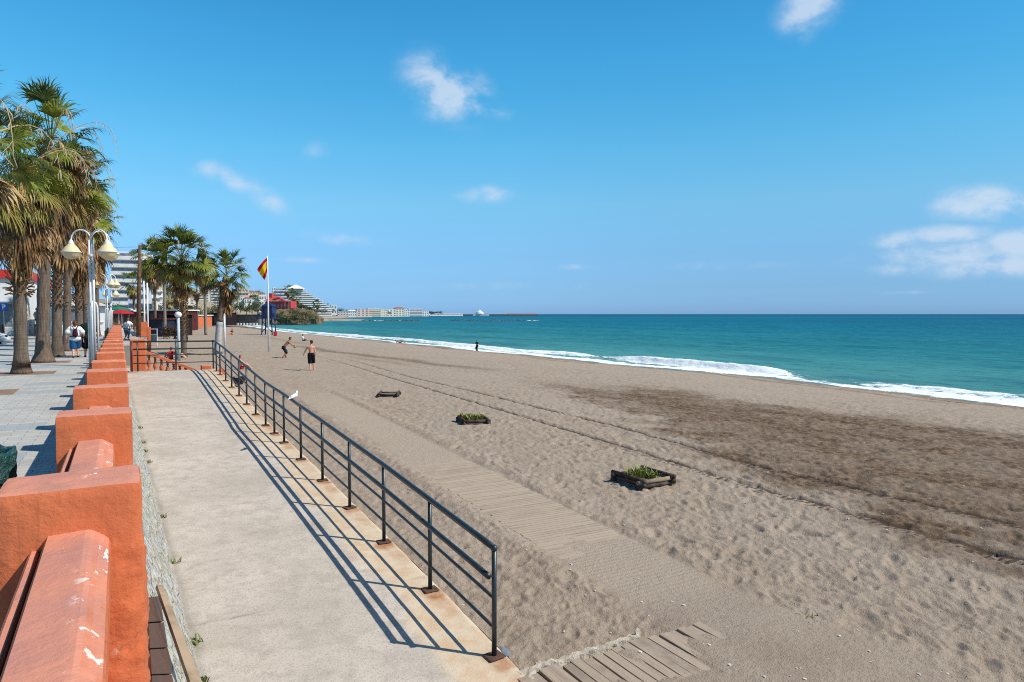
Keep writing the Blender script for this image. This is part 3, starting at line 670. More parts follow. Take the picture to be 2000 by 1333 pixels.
tuft('weed_tuft', 'yellow green grass tuft at the seaward edge of the sandy boardwalk', at(1582, 1212, -1.34) - ZV*.03, 24, .09, .09, simple('dune_grass', (.34, .33, .10), (.24, .24, .08), .7, .2, bump=0))
tuft('weed_tuft', 'flat straggly grass tuft nearer the bottom corner of the sand', at(1650, 1243, -1.34) - ZV*.02, 14, .05, .16, bpy.data.materials['dune_grass'])

# tiled gutter and plank against the rubble wall
TILE = simple('brown_tile', (.085, .028, .014), (.055, .02, .012), .45, .5, scale=6, bump=.3, co='World')
def onwall(px, py, off_=0.0):
    r = ray(px, py); # X = .083 - .4 z + off
    t = (.083 - .40*ZC + off_) / (r[0] + .40*r[2]); return CAM + r*t
gut = thing('tiled_gutter', 'dark brown tiled channel set into the rubble wall beside a plank', 'gutter', onwall(315, 1330, 0))
for k in range(5):
    f0, f1 = k/5 + .006, (k+1)/5 - .006
    def lp(a, b, f): return np.array(a) + (np.array(b) - np.array(a))*f
    A0, A1 = (287, 1166), (303, 1420); B0, B1 = (312, 1163), (352, 1420)
    q = [onwall(*lp(A0, A1, f0), .035), onwall(*lp(B0, B1, f0), .035), onwall(*lp(B0, B1, f1), .035), onwall(*lp(A0, A1, f1), .035)]
    dn_ = np.array([-.06, 0, -.03]); MB().add(q + [p + dn_ for p in q], [(0, 1, 2, 3), (0, 4, 5, 1), (1, 5, 6, 2), (2, 6, 7, 3), (3, 7, 4, 0), (7, 6, 5, 4)]).build('tile', TILE, gut)
WOODG = simple('weathered_wood', (.36, .27, .19), (.22, .165, .12), .85, .2, scale=3, bump=.4, co='World', bd=.01, dist=1.0)
pa = onwall(311, 1146, .09); pb = onwall(385, 1345, .12); m_ = MB()
dv = (pb - pa) / np.linalg.norm(pb - pa); pb = pa + dv*2.6; sd = np.array([.9, 0, -.35]); sd /= np.linalg.norm(sd); upn = np.cross(sd, dv); upn /= np.linalg.norm(upn)
hw, ht = .046, .016
m_.add([pa - sd*hw*.5 - upn*ht, pa + sd*hw*.5 - upn*ht, pa + sd*hw*.5 + upn*ht, pa - sd*hw*.5 + upn*ht, pb - sd*hw*1.4 - upn*ht, pb + sd*hw*1.4 - upn*ht, pb + sd*hw*1.4 + upn*ht, pb - sd*hw*1.4 + upn*ht],
       [(0, 1, 2, 3), (4, 7, 6, 5), (0, 4, 5, 1), (1, 5, 6, 2), (2, 6, 7, 3), (3, 7, 4, 0)])
tag(m_.build('plank', WOODG), 'weathered grey plank lying along the rubble wall beside brown tiles', 'plank')

# ------------------------------------------------------------------ metal railing
DARKM = simple('dark_teal_paint', (.012, .026, .036), (.022, .032, .038), .38, .5, scale=12, bump=.08, co='World')
RUST = simple('rusty_plate', (.13, .065, .04), (.05, .04, .04), .8, .3, scale=20, bump=.4, co='World')
rl = thing('metal_railing', 'dark blue green tubular railing with four rails curving down the ramp', 'railing', (2.98, 5.52, -1.21))
XR = 2.98
for y_ in POSTY:
    z_ = float(rampz(y_)); rk = .024
    MB().tube([(XR, y_, z_), (XR, y_, z_ + 1.03)], rk, 10).build('post', DARKM, rl, smooth=True)
    MB().box((XR, y_, z_ + .012), (.17, .15, .014), rz=.3*((y_*7) % 1 - .3), bev=.003).build('base_plate', RUST, rl)
ysr = list(np.arange(5.52, 26.6, .35)) + [26.6, 26.9, 27.05]
def railpts(h, x=XR, y0=5.52): 
    P = [(x, y_, np.interp(y_, POSTY + [27.0], [float(rampz(q)) for q in POSTY] + [-.02]) + h) for y_ in ysr if y_ >= y0]; return P
for (h, r_, dx) in ((1.035, .030, 0), (.775, .028, -.055), (.56, .017, 0), (.28, .017, 0)):
    P = railpts(h, XR + dx)
    P = [tuple(np.array(P[0]))] + P[1:]
    MB().tube(P, r_, 10).build('rail', DARKM, rl, smooth=True)
    ze = P[-1][2]; MB().tube([(XR + dx, 27.05, ze), (XR + dx - .04, 27.12, ze), (XR+dx - .1, 27.14, ze), (1.6, 27.14, ze+.01), (.38, 27.14, ze + .02)], r_*.9, 10).build('rail', DARKM, rl, smooth=True)
MB().lathe([(.001, -.033), (.03, -.02), (.034, 0), (.03, .02), (.001, .033)], (XR, 5.52, 1.035 - 1.21), 12).build('elbow', DARKM, rl, smooth=True)
for x_ in (2.95, 1.72, .52, .34):
    MB().tube([(x_, 27.14, 0), (x_, 27.14, 1.06)], .026, 10).build('post', DARKM, rl, smooth=True)
# cylinder brackets of the inner handrail
for y_ in POSTY:
    z_ = float(rampz(y_)) + .775; MB().tube([(XR, y_, z_), (XR - .055, y_, z_)], .014, 6).build('bracket', DARKM, rl)

# ------------------------------------------------------------------ boardwalks
mbo = Mt('sandy_board', .9, .15); kw = mbo.coord('World'); sl_ = mbo.noise(1.0, 2, .5, mbo.coord('World', (.25, 11, 1)))
cb_ = mbo.mix(mbo.rng(sl_, .35, .65), (.44, .355, .275), (.345, .275, .21)); cb_ = mbo.mix(mbo.rng(mbo.noise(2.2, 5, .65, kw), .42, .62), cb_, (.41, .33, .255)); mbo.col(cb_); mbo.bump(mbo.noise(30, 4, .7, kw), .4, .01); BOARD = mbo.m
bw = MB(); r = np.random.RandomState(3)
y_ = 6.0
while y_ < 26:
    cx_ = walkx(y_); bw.box((cx_ + r.randn()*.012, y_, WALKZ - .012 + r.randn()*.002), (1.38 + r.randn()*.02, .078, .026), rz=-.057 + r.randn()*.006); y_ += .094
tag(bw.build('boardwalk', BOARD), 'long sand covered slatted wooden walkway running along the beach beside the ramp', 'boardwalk')
mb2 = Mt('grey_board', .9, .15); kw = mb2.coord('World'); sl_ = mb2.noise(1.0, 2, .5, mb2.coord('World', (8.5, .3, 1)))
cb_ = mb2.mix(mb2.rng(sl_, .35, .65), (.41, .325, .25), (.27, .215, .17)); cb_ = mb2.mix(mb2.rng(mb2.noise(1.6, 5, .7, kw), .42, .60), cb_, (.385, .308, .238)); cb_ = mb2.mix(mb2.rng(mb2.noise(1.0, 4, .6, mb2.coord('World', (60, 2, 1))), .52, .7, 0, .5), cb_, (.17, .135, .105)); mb2.col(cb_); mb2.bump(mb2.noise(30, 4, .7, kw), .5, .01); BOARD2 = mb2.m
bw = MB(); x_ = 3.06; zz = -1.262
while x_ < 5.3:
    w_ = .104; bw.box((x_, 4.06 + r.randn()*.02, zz + r.randn()*.004), (w_, 2.18, .03), rz=.0 + r.randn()*.008, rx=.004*r.randn()); x_ += w_ + .010 + .010*r.rand()
tag(bw.build('boardwalk', BOARD2), 'short walkway of gapped grey planks at the foot of the ramp', 'boardwalk')
KERBW = simple('chalky_concrete', (.55, .49, .41), (.36, .31, .245), .95, .15, scale=9, bump=.8, co='World', bd=.03)
kb = MB(); V = []; n_ = 44
for i in range(n_):
    f = i/(n_-1); x_ = 3.0 + 1.58*f; y_ = 5.22 + .02*f + .01*math.sin(i*1.7); w_ = .030 + .018*((i*37) % 11)/11; h_ = .018 + .02*((i*53) % 13)/13
    if f > .93: y_ += (f - .93)*1.6
    V += [(x_, y_ - w_, -1.34), (x_, y_ - w_*.7, -1.262 + h_*.9), (x_, y_ + w_*.6, -1.258 + h_), (x_, y_ + w_, -1.34)]
kb.add(V, [(4*i+j, 4*i+j+1, 4*i+5+j, 4*i+4+j) for i in range(n_-1) for j in range(3)] + [(0, 1, 2, 3), (4*n_-1, 4*n_-2, 4*n_-3, 4*n_-4)])
tag(kb.build('concrete_edge', KERBW), 'broken whitish concrete edging between sand and grey planks', 'edging')
def rock(name, label, c, s_, mat, seed, cat='stone', group=None):
    rr_ = np.random.RandomState(seed); m_ = MB(); n1, n2 = 8, 12; V = []
    for i in range(n1+1):
        ph = pi*i/n1
        for j in range(n2):
            q = 2*pi*j/n2; d = np.array([sin(ph)*cos(q), sin(ph)*sin(q), cos(ph)])
            k = 1 + .35*(math.sin(d[0]*3+seed)*math.cos(d[1]*4+seed*2) + .5*math.sin(d[2]*5+seed*3))
            V.append(np.array(c) + np.array(s_)*d*k)
    return tag(m_.add(V, [(i*n2+j, i*n2+(j+1) % n2, (i+1)*n2+(j+1) % n2, (i+1)*n2+j) for i in range(n1) for j in range(n2)]).build(name, mat, smooth=True), label, cat, group)
rock('edge_stone', 'blue grey stone set in the broken corner of the ramp', (3.13, 5.62, -1.25), (.05, .10, .035), STONE, 4)
rock('edge_stone', 'pale lump of concrete crumbling off the ramp corner', (3.15, 5.18, -1.30), (.08, .12, .06), KERBW, 6)

# ------------------------------------------------------------------ log planters on the sand
LOGM = simple('tarred_log', (.035, .026, .022), (.10, .075, .06), .8, .3, scale=6, bump=.6, co='World')
SOIL = simple('planter_soil', (.30, .24, .18), (.2, .15, .11), .95, .1, scale=8, bump=.5, co='World', bd=.03)
SUCC = simple('succulent_leaf', (.16, .24, .035), (.28, .27, .06), .5, .4, scale=14, bump=0)
SUCR = simple('reddish_leaf', (.30, .16, .08), (.20, .18, .05), .6, .3, scale=14, bump=0)
def planter(px, py, rz, size, plants, label, light_front=False):
    p0 = at(px, py, -1.38); z0 = float(sandbase(np.array([p0[0]]), np.array([p0[1]]))[0]) - .02
    p0 = at(px, py, z0); root = thing('log_planter', label, 'planter', (p0[0], p0[1], z0), 'square log planters on the beach', rz)
    s_ = size/2; k = 0
    for lvl in range(2):
        z_ = .03 + .088*lvl
        for a in (-1, 1):
            MB().tube([(-s_*1.08, a*s_*.86, z_), (s_*1.08, a*s_*.86, z_)], .043, 10).build('log', LOGM if not (light_front and a < 0 and lvl == 1) else WOODG, root, local=True, smooth=True)
            MB().tube([(a*s_*.86, -s_*1.08, z_ + .044), (a*s_*.86, s_*1.08, z_ + .044)], .043, 10).build('log', LOGM, root, local=True, smooth=True)
    MB().bx(-s_*.84, s_*.84, -s_*.84, s_*.84, 0, .11).build('soil', SOIL, root, local=True)
    if plants:
        r = np.random.RandomState(int(px)); cn = r.randn(9, 2)*s_*.34 + np.array([-.12*s_, .2*s_]); m1 = MB(); m2 = MB()
        for i in range(plants):
            c_ = cn[r.randint(9)]; b = np.array([c_[0] + r.randn()*.05, c_[1] + r.randn()*.05, .10]); b[:2] = np.clip(b[:2], -s_*.78, s_*.78)
            a = r.rand()*6.28; l = .09 + .11*r.rand(); d = np.array([cos(a), sin(a), 0])*(.3 + .6*r.rand()); w_ = np.array([-sin(a), cos(a), 0])*(.007 + .006*r.rand())
            mid = b + d*l*.5 + ZV*l*.7; tp = b + d*l + ZV*l*(.7 + .5*r.rand())
            (m1 if r.rand() < .78 else m2).add([b - w_*.6, b + w_*.6, mid + w_*1.3, mid - w_*1.3, tp], [(0, 1, 2, 3), (3, 2, 4)])
        m1.build('plant', SUCC, root, local=True); m2.build('dry_plant', SUCR, root, local=True)
    return root
planter(1256, 942, .02, .90, 420, 'nearest square log planter, low green succulents, one pale front log', True)
planter(924, 827, -.25, .86, 520, 'middle square log planter filled with bright green succulents')
planter(760, 775, -.45, .84, 0, 'farthest square log planter, empty but for bare sand')

# ------------------------------------------------------------------ smooth figures from signed distances
def sdf_mesh(prims, res, k=.02, clip=None):
    """prims: (a, b, ra, rb[, squash]) tapered capsules; returns verts, faces (surface nets)"""
    P = np.array([[*p[0]] for p in prims] + [[*p[1]] for p in prims]); R_ = max(max(p[2], p[3]) for p in prims) + .05
    lo = P.min(0) - R_; hi = P.max(0) + R_; n = np.ceil((hi - lo)/res).astype(int) + 1
    ax = [lo[i] + np.arange(n[i])*res for i in range(3)]
    G = np.stack(np.meshgrid(*ax, indexing='ij'), -1).astype(np.float32); d = np.full(G.shape[:3], 9.0, np.float32)
    for p in prims:
        a = np.array(p[0], np.float32); b = np.array(p[1], np.float32); ra, rb = p[2], p[3]; sq = p[4] if len(p) > 4 else (1, 1, 1)
        q = max(ra, rb)*max(1, max(sq)) + .06
        i0 = [max(0, int((min(a[i], b[i]) - q - lo[i])/res)) for i in range(3)]; i1 = [min(n[i], int((max(a[i], b[i]) + q - lo[i])/res)+2) for i in range(3)]
        sl = tuple(slice(i0[i], i1[i]) for i in range(3)); g = G[sl]
        ab = b - a; L2 = float(ab @ ab)
        t = np.clip(((g - a) @ ab)/L2, 0, 1) if L2 > 1e-9 else np.zeros(g.shape[:3], np.float32)
        c = a + t[..., None]*ab; v = (g - c)/np.array(sq, np.float32); dd = np.linalg.norm(v, axis=-1) - (ra + (rb - ra)*t)
        o_ = d[sl]; h = np.clip(.5 + .5*(o_ - dd)/k, 0, 1); d[sl] = o_*(1-h) + dd*h - k*h*(1-h)
    if clip is not None: d = np.maximum(d, clip(G))
    ins = d < 0; sx, sy, sz = d.shape
    cnt = np.zeros((sx-1, sy-1, sz-1), np.int8); 
    for i in (0, 1):
        for j in (0, 1):
            for l in (0, 1): cnt += ins[i:sx-1+i, j:sy-1+j, l:sz-1+l]
    act = (cnt > 0) & (cnt < 8); idx = -np.ones(act.shape, int); idx[act] = np.arange(act.sum())
    acc = np.zeros(act.shape + (3,)); w = np.zeros(act.shape)
    for axn in range(3):
        for u in (0, 1):
            for v in (0, 1):
                o0 = [0, 0, 0]; oth = [q for q in range(3) if q != axn]; o0[oth[0]] = u; o0[oth[1]] = v; o1 = list(o0); o1[axn] = 1
                A = d[o0[0]:sx-1+o0[0], o0[1]:sy-1+o0[1], o0[2]:sz-1+o0[2]]; B = d[o1[0]:sx-1+o1[0], o1[1]:sy-1+o1[1], o1[2]:sz-1+o1[2]]
                cr = (A < 0) != (B < 0); t = np.where(cr, A/(A - B + 1e-12), 0); pt = np.zeros(act.shape + (3,)); pt[..., :] = o0; pt[..., axn] = t
                acc += pt*cr[..., None]; w += cr
    ii = np.argwhere(act); V = (ii + acc[act]/w[act][:, None])*res + lo
    Fc = []
    for axn in range(3):
        oth = [q for q in range(3) if q != axn]; s0 = [slice(1, -1)]*3; s0[axn] = slice(0, -1); s1 = list(s0); s1[axn] = slice(1, None)
        A = ins[tuple(s0)]; B = ins[tuple(s1)]; e_ = np.argwhere(A != B)
        if not len(e_): continue
        pos = e_ + 1; pos[:, axn] -= 1; fl_ = A[tuple(e_.T)]
        q = []
        for (u, v) in ((1, 1), (0, 1), (0, 0), (1, 0)):
            pp = pos.copy(); pp[:, oth[0]] -= u; pp[:, oth[1]] -= v; q.append(idx[pp[:, 0], pp[:, 1], pp[:, 2]])
        q = np.stack(q, -1); q = q[(q >= 0).all(1)]; Fc += q.tolist()
    return V, Fc

SKIN_T = simple('skin_tanned', (.30, .125, .065), (.26, .105, .055), .5, .35, scale=5, bump=0)
SKIN_P = simple('skin_fair', (.60, .31, .215), (.55, .26, .18), .5, .35, scale=5, bump=0)
SKIN_M = simple('skin_mid', (.45, .22, .14), (.4, .19, .12), .5, .35, scale=5, bump=0)
HAIR_D = simple('dark_hair', (.018, .013, .011), (.04, .028, .02), .6, .3, scale=30, bump=.4)
HAIR_R = simple('auburn_hair', (.11, .035, .018), (.07, .022, .012), .6, .3, scale=30, bump=.4)
HAIR_G = simple('grey_hair', (.16, .13, .11), (.10, .08, .07), .6, .3, scale=30, bump=.4)
EYE = simple('eye', (.02, .015, .012), None, .3, .5, bump=0)
def cloth(name, c, c2=None): return simple(name, c, c2, .85, .15, scale=9, bump=.25)
def V3(*a): return np.array(a, float)
def ik(a, b, l1, l2, hint):                # joint between a and b bending towards hint
    d = b - a; L_ = min(np.linalg.norm(d), (l1 + l2)*.999); n_ = d/np.linalg.norm(d)
    x = (l1*l1 - l2*l2 + L_*L_)/(2*L_); h = math.sqrt(max(0, l1*l1 - x*x)); hh = hint - n_*(hint @ n_); hh /= np.linalg.norm(hh)+1e-9
    return a + n_*x + hh*h, a + n_*L_
def hand(w, d, up_, side, s=1.0):
    """palm and five curled fingers; w wrist, d pointing direction, side = towards the thumb"""
    d = d/np.linalg.norm(d); side = side - d*(side @ d); side /= np.linalg.norm(side); nn = np.cross(d, side)
    P = [(w, w + d*.05*s, .020*s, .022*s), (w + d*.05*s + side*.02*s, w + d*.085*s + side*.028*s, .020*s, .014*s), (w + d*.05*s - side*.02*s, w + d*.08*s - side*.028*s, .018*s, .013*s)]
    for i, (o_, l_) in enumerate(((.031, .070), (.011, .080), (-.010, .074), (-.030, .058))):
        a = w + d*.088*s + side*o_*s; b = a + d*l_*.5*s + nn*.006*s + side*o_*.15*s; c = b + d*l_*.42*s + nn*.022*s
        P += [(a, b, .0105*s, .0098*s), (b, c, .0098*s, .0085*s)]
    a = w + d*.030*s + side*.028*s; b = a + d*.035*s + side*.032*s; P += [(a, b, .014*s, .0115*s), (b, b + d*.03*s + side*.008*s, .0115*s, .009*s)]
    return P
def figure(label, pos, rz, pose, clothes, skin, hair, scale=1.0, res=.016, group=None, cat='person'):
    """pose: pelvis, chest, head, handL/R, footL/R, optional hints. x right, y forward, z up"""
    root = thing('person', label, cat, pos, group, rz); root.scale = (scale,)*3
    pel, che, hd = (V3(*pose[k]) for k in ('pelvis', 'chest', 'head'))
    fwd = V3(*pose.get('fwd', (0, 1, 0))); sidev = V3(*pose.get('side', (1, 0, 0))); cs = V3(*pose.get('cside', tuple(sidev))); cs /= np.linalg.norm(cs)
    bulk = pose.get('bulk', 1.0)
    neck = che + (hd - che)*.62; prims = []; J = {}
    spd = (che - pel)/np.linalg.norm(che - pel)
    for s_, n_ in ((-1, 'L'), (1, 'R')):
        hip = pel + sidev*s_*.09 - V3(0, 0, .03); sh = che + cs*s_*.175*bulk**.5 + spd*.035
        ft = V3(*pose['foot'+n_]); knee, ank = ik(hip, ft, .43, .43, V3(*pose.get('kneehint'+n_, tuple(fwd))))
        hn = V3(*pose['hand'+n_]); elb, wr = ik(sh, hn, .29, .26, V3(*pose.get('elbhint'+n_, tuple(-fwd))))
        J[n_] = (hip, knee, ank, sh, elb, wr); fd = V3(*pose.get('toe'+n_, tuple(fwd)))
        prims += [(hip, knee, .092*bulk, .058*bulk), (knee, ank, .056*bulk, .038), (knee - (knee-ank)*.0, knee + (ank-knee)*.4, .052*bulk, .056*bulk), (ank, ank + fd*.035 - V3(0, 0, .045), .038, .034), (ank - V3(0, 0, .048), ank + fd*.15 - V3(0, 0, .055), .032, .024, (1, 1, .8)),
                  (sh, elb, .050*bulk, .040*bulk), (elb, wr, .040*bulk, .026), (che + cs*s_*.07, sh, .065*bulk, .056*bulk)]
        prims += hand(wr, (wr - elb) if 'handdir'+n_ not in pose else V3(*pose['handdir'+n_]), None, V3(*pose.get('thumb'+n_, (0, .8, .3) if abs((wr-elb)[2]) > .1 else (0, .2, 1))))
    prims += [(pel - sidev*.055, pel + sidev*.055, .115*bulk, .115*bulk, (1, .85, .9)), (pel + spd*.05, pel + spd*.20, .112*bulk, .110*bulk, (1.12, .82, 1)), (pel + spd*.22, che, .115*bulk, .125*bulk, (1.18, .82, 1)), (che - cs*.06, che + cs*.06, .112*bulk, .112*bulk, (1, .85, .9)),
              (che + spd*.06, neck + (hd-neck)*.5, .062, .052)]
    hu = (hd - neck)/np.linalg.norm(hd - neck); hf = V3(*pose.get('face', tuple(fwd))); hf = hf - hu*(hf @ hu); hf /= np.linalg.norm(hf); hs = np.cross(hf, hu)
    prims += [(hd + hu*.02 - hf*.012, hd + hu*.035 - hf*.012, .092, .090), (hd - hu*.055 + hf*.028, hd - hu*.02 + hf*.03, .060, .068), (hd - hu*.02 + hf*.092, hd + hu*.012 + hf*.084, .015, .009), (hd - hu*.058 + hf*.078 - hs*.014, hd - hu*.058 + hf*.078 + hs*.014, .010, .010)]
    for s_ in (-1, 1): prims.append((hd + hs*s_*.086 - hu*.02 - hf*.01, hd + hs*s_*.090 + hu*.012 - hf*.014, .012, .014))
    v, f = sdf_mesh(prims, res, .022); mesh('body', v, f, skin, root, True, True)
    for s_ in (-1, 1): MB().lathe([(.001, -.008), (.008, 0), (.001, .008)], hd + hf*.082 + hs*s_*.032 + hu*.004, 6).build('eye', EYE, root, local=True)
    if hair:
        hp = [(hd + hu*.048 - hf*.022, hd + hu*.052 - hf*.018, .092, .092), (hd + hu*.0 - hf*.045, hd + hu*.03 - hf*.035, .074, .084)]
        if pose.get('longhair'): hp += [(hd - hf*.06, hd - hf*.075 - hu*.16, .075, .055)]
        v, f = sdf_mesh(hp, .014, .02); mesh('hair', v, f, hair, root, True, True)
    for cl in clothes:
        kind_, mat_ = cl[0], cl[1]; ex = cl[2] if len(cl) > 2 else .014; P = []; clip = None; kf = cl[3] if len(cl) > 3 else .8
        if kind_ in ('shorts', 'trousers'):
            P += [(pel - sidev*.055 + spd*.03, pel + sidev*.055 + spd*.03, .118*bulk + ex, .118*bulk + ex, (1, .88, .95))]
            for n_ in 'LR':
                hip, knee, ank = J[n_][:3]
                P.append((hip, hip + (knee - hip)*kf, .096*bulk + ex, .075*bulk + ex*1.9))
                if kind_ == 'trousers': P += [(knee, ank + V3(0, 0, .02), .062*bulk + ex, .045 + ex)]
            wst = pel + spd*.13
            clip = lambda G, w_=wst, s__=spd: (G - w_.astype(np.float32)) @ s__.astype(np.float32)
        elif kind_ in ('tshirt', 'dress', 'top'):
            P += [(pel + spd*.04, pel + spd*.2, .118*bulk + ex, .116*bulk + ex, (1.12, .86, 1)), (pel + spd*.2, che, .118*bulk + ex, .127*bulk + ex, (1.18, .86, 1)), (che - cs*.08, che + cs*.08, .112*bulk + ex, .112*bulk + ex, (1, .88, .9)), (che + spd*.05, che + spd*.09, .07, .06)]
            if kind_ != 'dress': P += [(pel - sidev*.05 - spd*.02, pel + sidev*.05 - spd*.02, .118*bulk + ex*1.5, .118*bulk + ex*1.5, (1, .9, .8))]
            else: P += [(pel, pel - spd*.30, .13*bulk + ex, .16*bulk + ex, (1.1, .95, 1))]
            for n_ in 'LR':
                sh, elb = J[n_][3:5]; P += [(che + (sh - che)*.4, sh, .07*bulk + ex, .056*bulk + ex), (sh, sh + (elb - sh)*.62, .052*bulk + ex, .050*bulk + ex*1.6)]
        elif kind_ == 'shoes':
            for n_ in 'LR':
                ank = J[n_][2]; fd = V3(*pose.get('toe'+n_, tuple(fwd))); P += [(ank - V3(0, 0, .03), ank - V3(0, 0, .05), .044, .044), (ank - V3(0, 0, .055) - fd*.03, ank + fd*.16 - V3(0, 0, .06), .040, .032, (1, 1, .85))]
        elif kind_ == 'cap': P += [(hd + hu*.055 - hf*.015, hd + hu*.06 - hf*.01, .098, .097), (hd + hu*.03 + hf*.07, hd + hu*.025 + hf*.14, .05, .04, (1.2, 1, .25))]
        v, f = sdf_mesh(P, res, .018, clip); mesh({'tshirt': 'shirt'}.get(kind_, kind_), v, f, mat_, root, True, True)
    return root, J
def sandz(x, y): return float(sandheight(np.array([x]), np.array([y]))[0])
NAVY = cloth('navy_cloth', (.012, .016, .032)); BLK = cloth('black_cloth', (.010, .011, .013)); WHT = cloth('white_cloth', (.78, .77, .76), (.6, .6, .62))
DGRN = cloth('dark_green_cloth', (.012, .028, .022)); BLU = cloth('blue_cloth', (.02, .12, .30)); GRN = cloth('green_cloth', (.02, .20, .12)); REDC = cloth('red_cloth', (.45, .03, .04)); GREYC = cloth('grey_cloth', (.20, .22, .27))
# player crouching on the left, ready for the ball, facing the other one
p = at(557, 702, -1.46); hz_ = .09
figure('shirtless tanned man in dark shorts crouching forward with one arm reaching out', (p[0], p[1], sandz(p[0], p[1])), -yaw - .9, dict(
    pelvis=(0, -.12, .80), chest=(.02, .22, 1.17), head=(.02, .40, 1.46), fwd=(0, 1, 0), side=(1, 0, 0), face=(0, 1, -.15),
    footL=(-.36, .14, hz_), footR=(.30, -.30, hz_), kneehintL=(-.3, 1, 0), kneehintR=(.4, 1, 0), handL=(-.42, -.02, .80), elbhintL=(-1, -.5, .2), handR=(.30, .62, .86), elbhintR=(.8, -.3, -.3)),
    [('shorts', NAVY, .02, .95)], SKIN_T, HAIR_D, 1.0, .013)
BALLY = simple('yellow_frisbee', (.75, .62, .05), None, .5, .4, bump=0)
# light yellow bat in his hand
u_ = -yaw - .9; hp_ = V3(.33, .70, .84); hp2 = V3(cos(u_)*hp_[0] - sin(u_)*hp_[1], sin(u_)*hp_[0] + cos(u_)*hp_[1], hp_[2]); bt = thing('beach_bat', 'yellow beach bat held low by the crouching player', 'bat', (p[0]+hp2[0], p[1]+hp2[1], sandz(p[0], p[1]) + hp2[2]), rz=.4)
MB().tube([(0, -.10, 0), (0, .02, 0)], .014, 8).build('handle', WOODG, bt, local=True)
MB().tube([(-.011, .13, -.0), (.011, .13, -.0)], .13, 16).build('paddle', BALLY, bt, local=True)
p = at(608, 728, -1.44)
figure('shirtless man seen from behind standing on the sand in black shorts', (p[0], p[1], sandz(p[0], p[1])), -yaw + .25, dict(
    pelvis=(0, 0, .93), chest=(0, .02, 1.36), head=(.02, .06, 1.66), footL=(-.05, -.10, hz_), footR=(.14, .16, hz_), handL=(-.42, .26, .98), elbhintL=(-.6, -1, -.3), handR=(.24, .05, .86), elbhintR=(.4, -1, 0), face=(-.5, 1, 0), toeL=(.1, 1, 0), toeR=(.5, .8, 0)),
    [('shorts', BLK, .022, 1.0)], SKIN_P, HAIR_D, 1.0, .013)
# promenade walkers
p = at(147.5, 699, 0)
figure('woman walking away in white top and blue shorts with auburn hair', (p[0], p[1], 0), .05, dict(
    pelvis=(0, 0, .90), chest=(0, .02, 1.30), head=(0, .04, 1.57), bulk=1.12, footL=(-.08, -.12, hz_), footR=(.10, .14, hz_), handL=(-.33, .06, .84), handR=(.33, .02, .84), elbhintL=(-1, -.6, 0), elbhintR=(1, -.6, 0), longhair=True),
    [('shorts', BLU, .03, .95), ('tshirt', WHT, .035), ('shoes', BLK)], SKIN_P, HAIR_R, 1.0, .014)
bp = MB(); v, f = sdf_mesh([((0, 0, -.10), (0, 0, .10), .115, .085, (1, .6, 1)), ((0, -.05, -.09), (0, -.05, .0), .08, .06, (1, .6, 1))], .012, .03)
bpk = thing('backpack', 'small dark maroon backpack worn by the woman in white', 'backpack', (p[0] + .02, p[1] - .20, 1.16))
mesh('bag', v, f, cloth('maroon_cloth', (.07, .012, .022), (.02, .008, .02)), bpk, True, True)
for s_ in (-1, 1): MB().tube([(s_*.05, .03, .16), (s_*.10, .02, .27), (s_*.12, .10, .33), (s_*.12, .2, .31)], .014, 6).build('strap', BLK, bpk, local=True)
p = at(173, 698, 0)
figure('large man in dark green t-shirt and black shorts walking beside the woman', (p[0], p[1], 0), .0, dict(
    pelvis=(0, 0, .96), chest=(0, .02, 1.38), head=(.05, .05, 1.66), bulk=1.25, footL=(-.13, .12, hz_), footR=(.12, -.14, hz_), handL=(-.42, .10, .88), handR=(.40, .02, .86), elbhintL=(-1, -.6, 0), elbhintR=(1, -.6, 0)),
    [('shorts', BLK, .035, 1.0), ('tshirt', DGRN, .045), ('shoes', BLK)], SKIN_P, HAIR_G, 1.02, .016)
# sitting and distant people
def sit(label, x, y, z, rz, skin, hair, clothes, sc=1.0, **kw):
    d = dict(pelvis=(0, 0, .12), chest=(0, -.06, .52), head=(0, -.02, .80), footL=(-.12, .62, .08), footR=(.12, .58, .08), kneehintL=(0, .2, 1), kneehintR=(0, .2, 1), handL=(-.22, .30, .30), handR=(.2, .32, .30), elbhintL=(-1, -.6, 0), elbhintR=(1, -.6, 0), toeL=(0, .7, .7), toeR=(0, .7, .7)); d.update(kw)
    return figure(label, (x, y, z), rz, d, clothes, skin, hair, sc, .018)
p = at(592, 667, -1.62); sit('person in white shirt sitting on the sand with legs stretched towards the right', p[0], p[1], sandbase(p[0], p[1]), -yaw - 1.4, SKIN_M, HAIR_D, [('tshirt', WHT, .02), ('shorts', BLU, .015, .7)], 1.0, footL=(-.1, .84, .06), footR=(.1, .8, .06))
p = at(453, 655, -1.55); sit('dark haired person sitting far up the beach beyond the whitewashed palm', p[0], p[1], sandbase(p[0], p[1]), -yaw + 2.6, SKIN_P, HAIR_D, [('top', REDC, .02)], 1.1, longhair=True)
p = at(471, 722, -1.3); sit('child with brown hair and red swimsuit sitting on sand behind the ramp railing', p[0], p[1], sandbase(p[0], p[1]), -yaw - .8, SKIN_P, HAIR_G, [('shorts', REDC, .012, .5)], .95)
p = at(334, 702, -1.3); sit('person in red top sitting on the sand at the foot of the palm', p[0], p[1], sandbase(p[0], p[1]), -yaw + 1.2, SKIN_M, HAIR_D, [('tshirt', REDC, .02)], .95)
p = at(340, 702, -1.3); sit('person in green top sitting on the sand at the foot of the palm', p[0]+.2, p[1]-.3, sandbase(p[0], p[1]), -yaw - 1.3, SKIN_P, HAIR_G, [('tshirt', GRN, .02), ('shorts', BLK, .02, .8)], 1.0)
p = at(936, 686, -3.0)
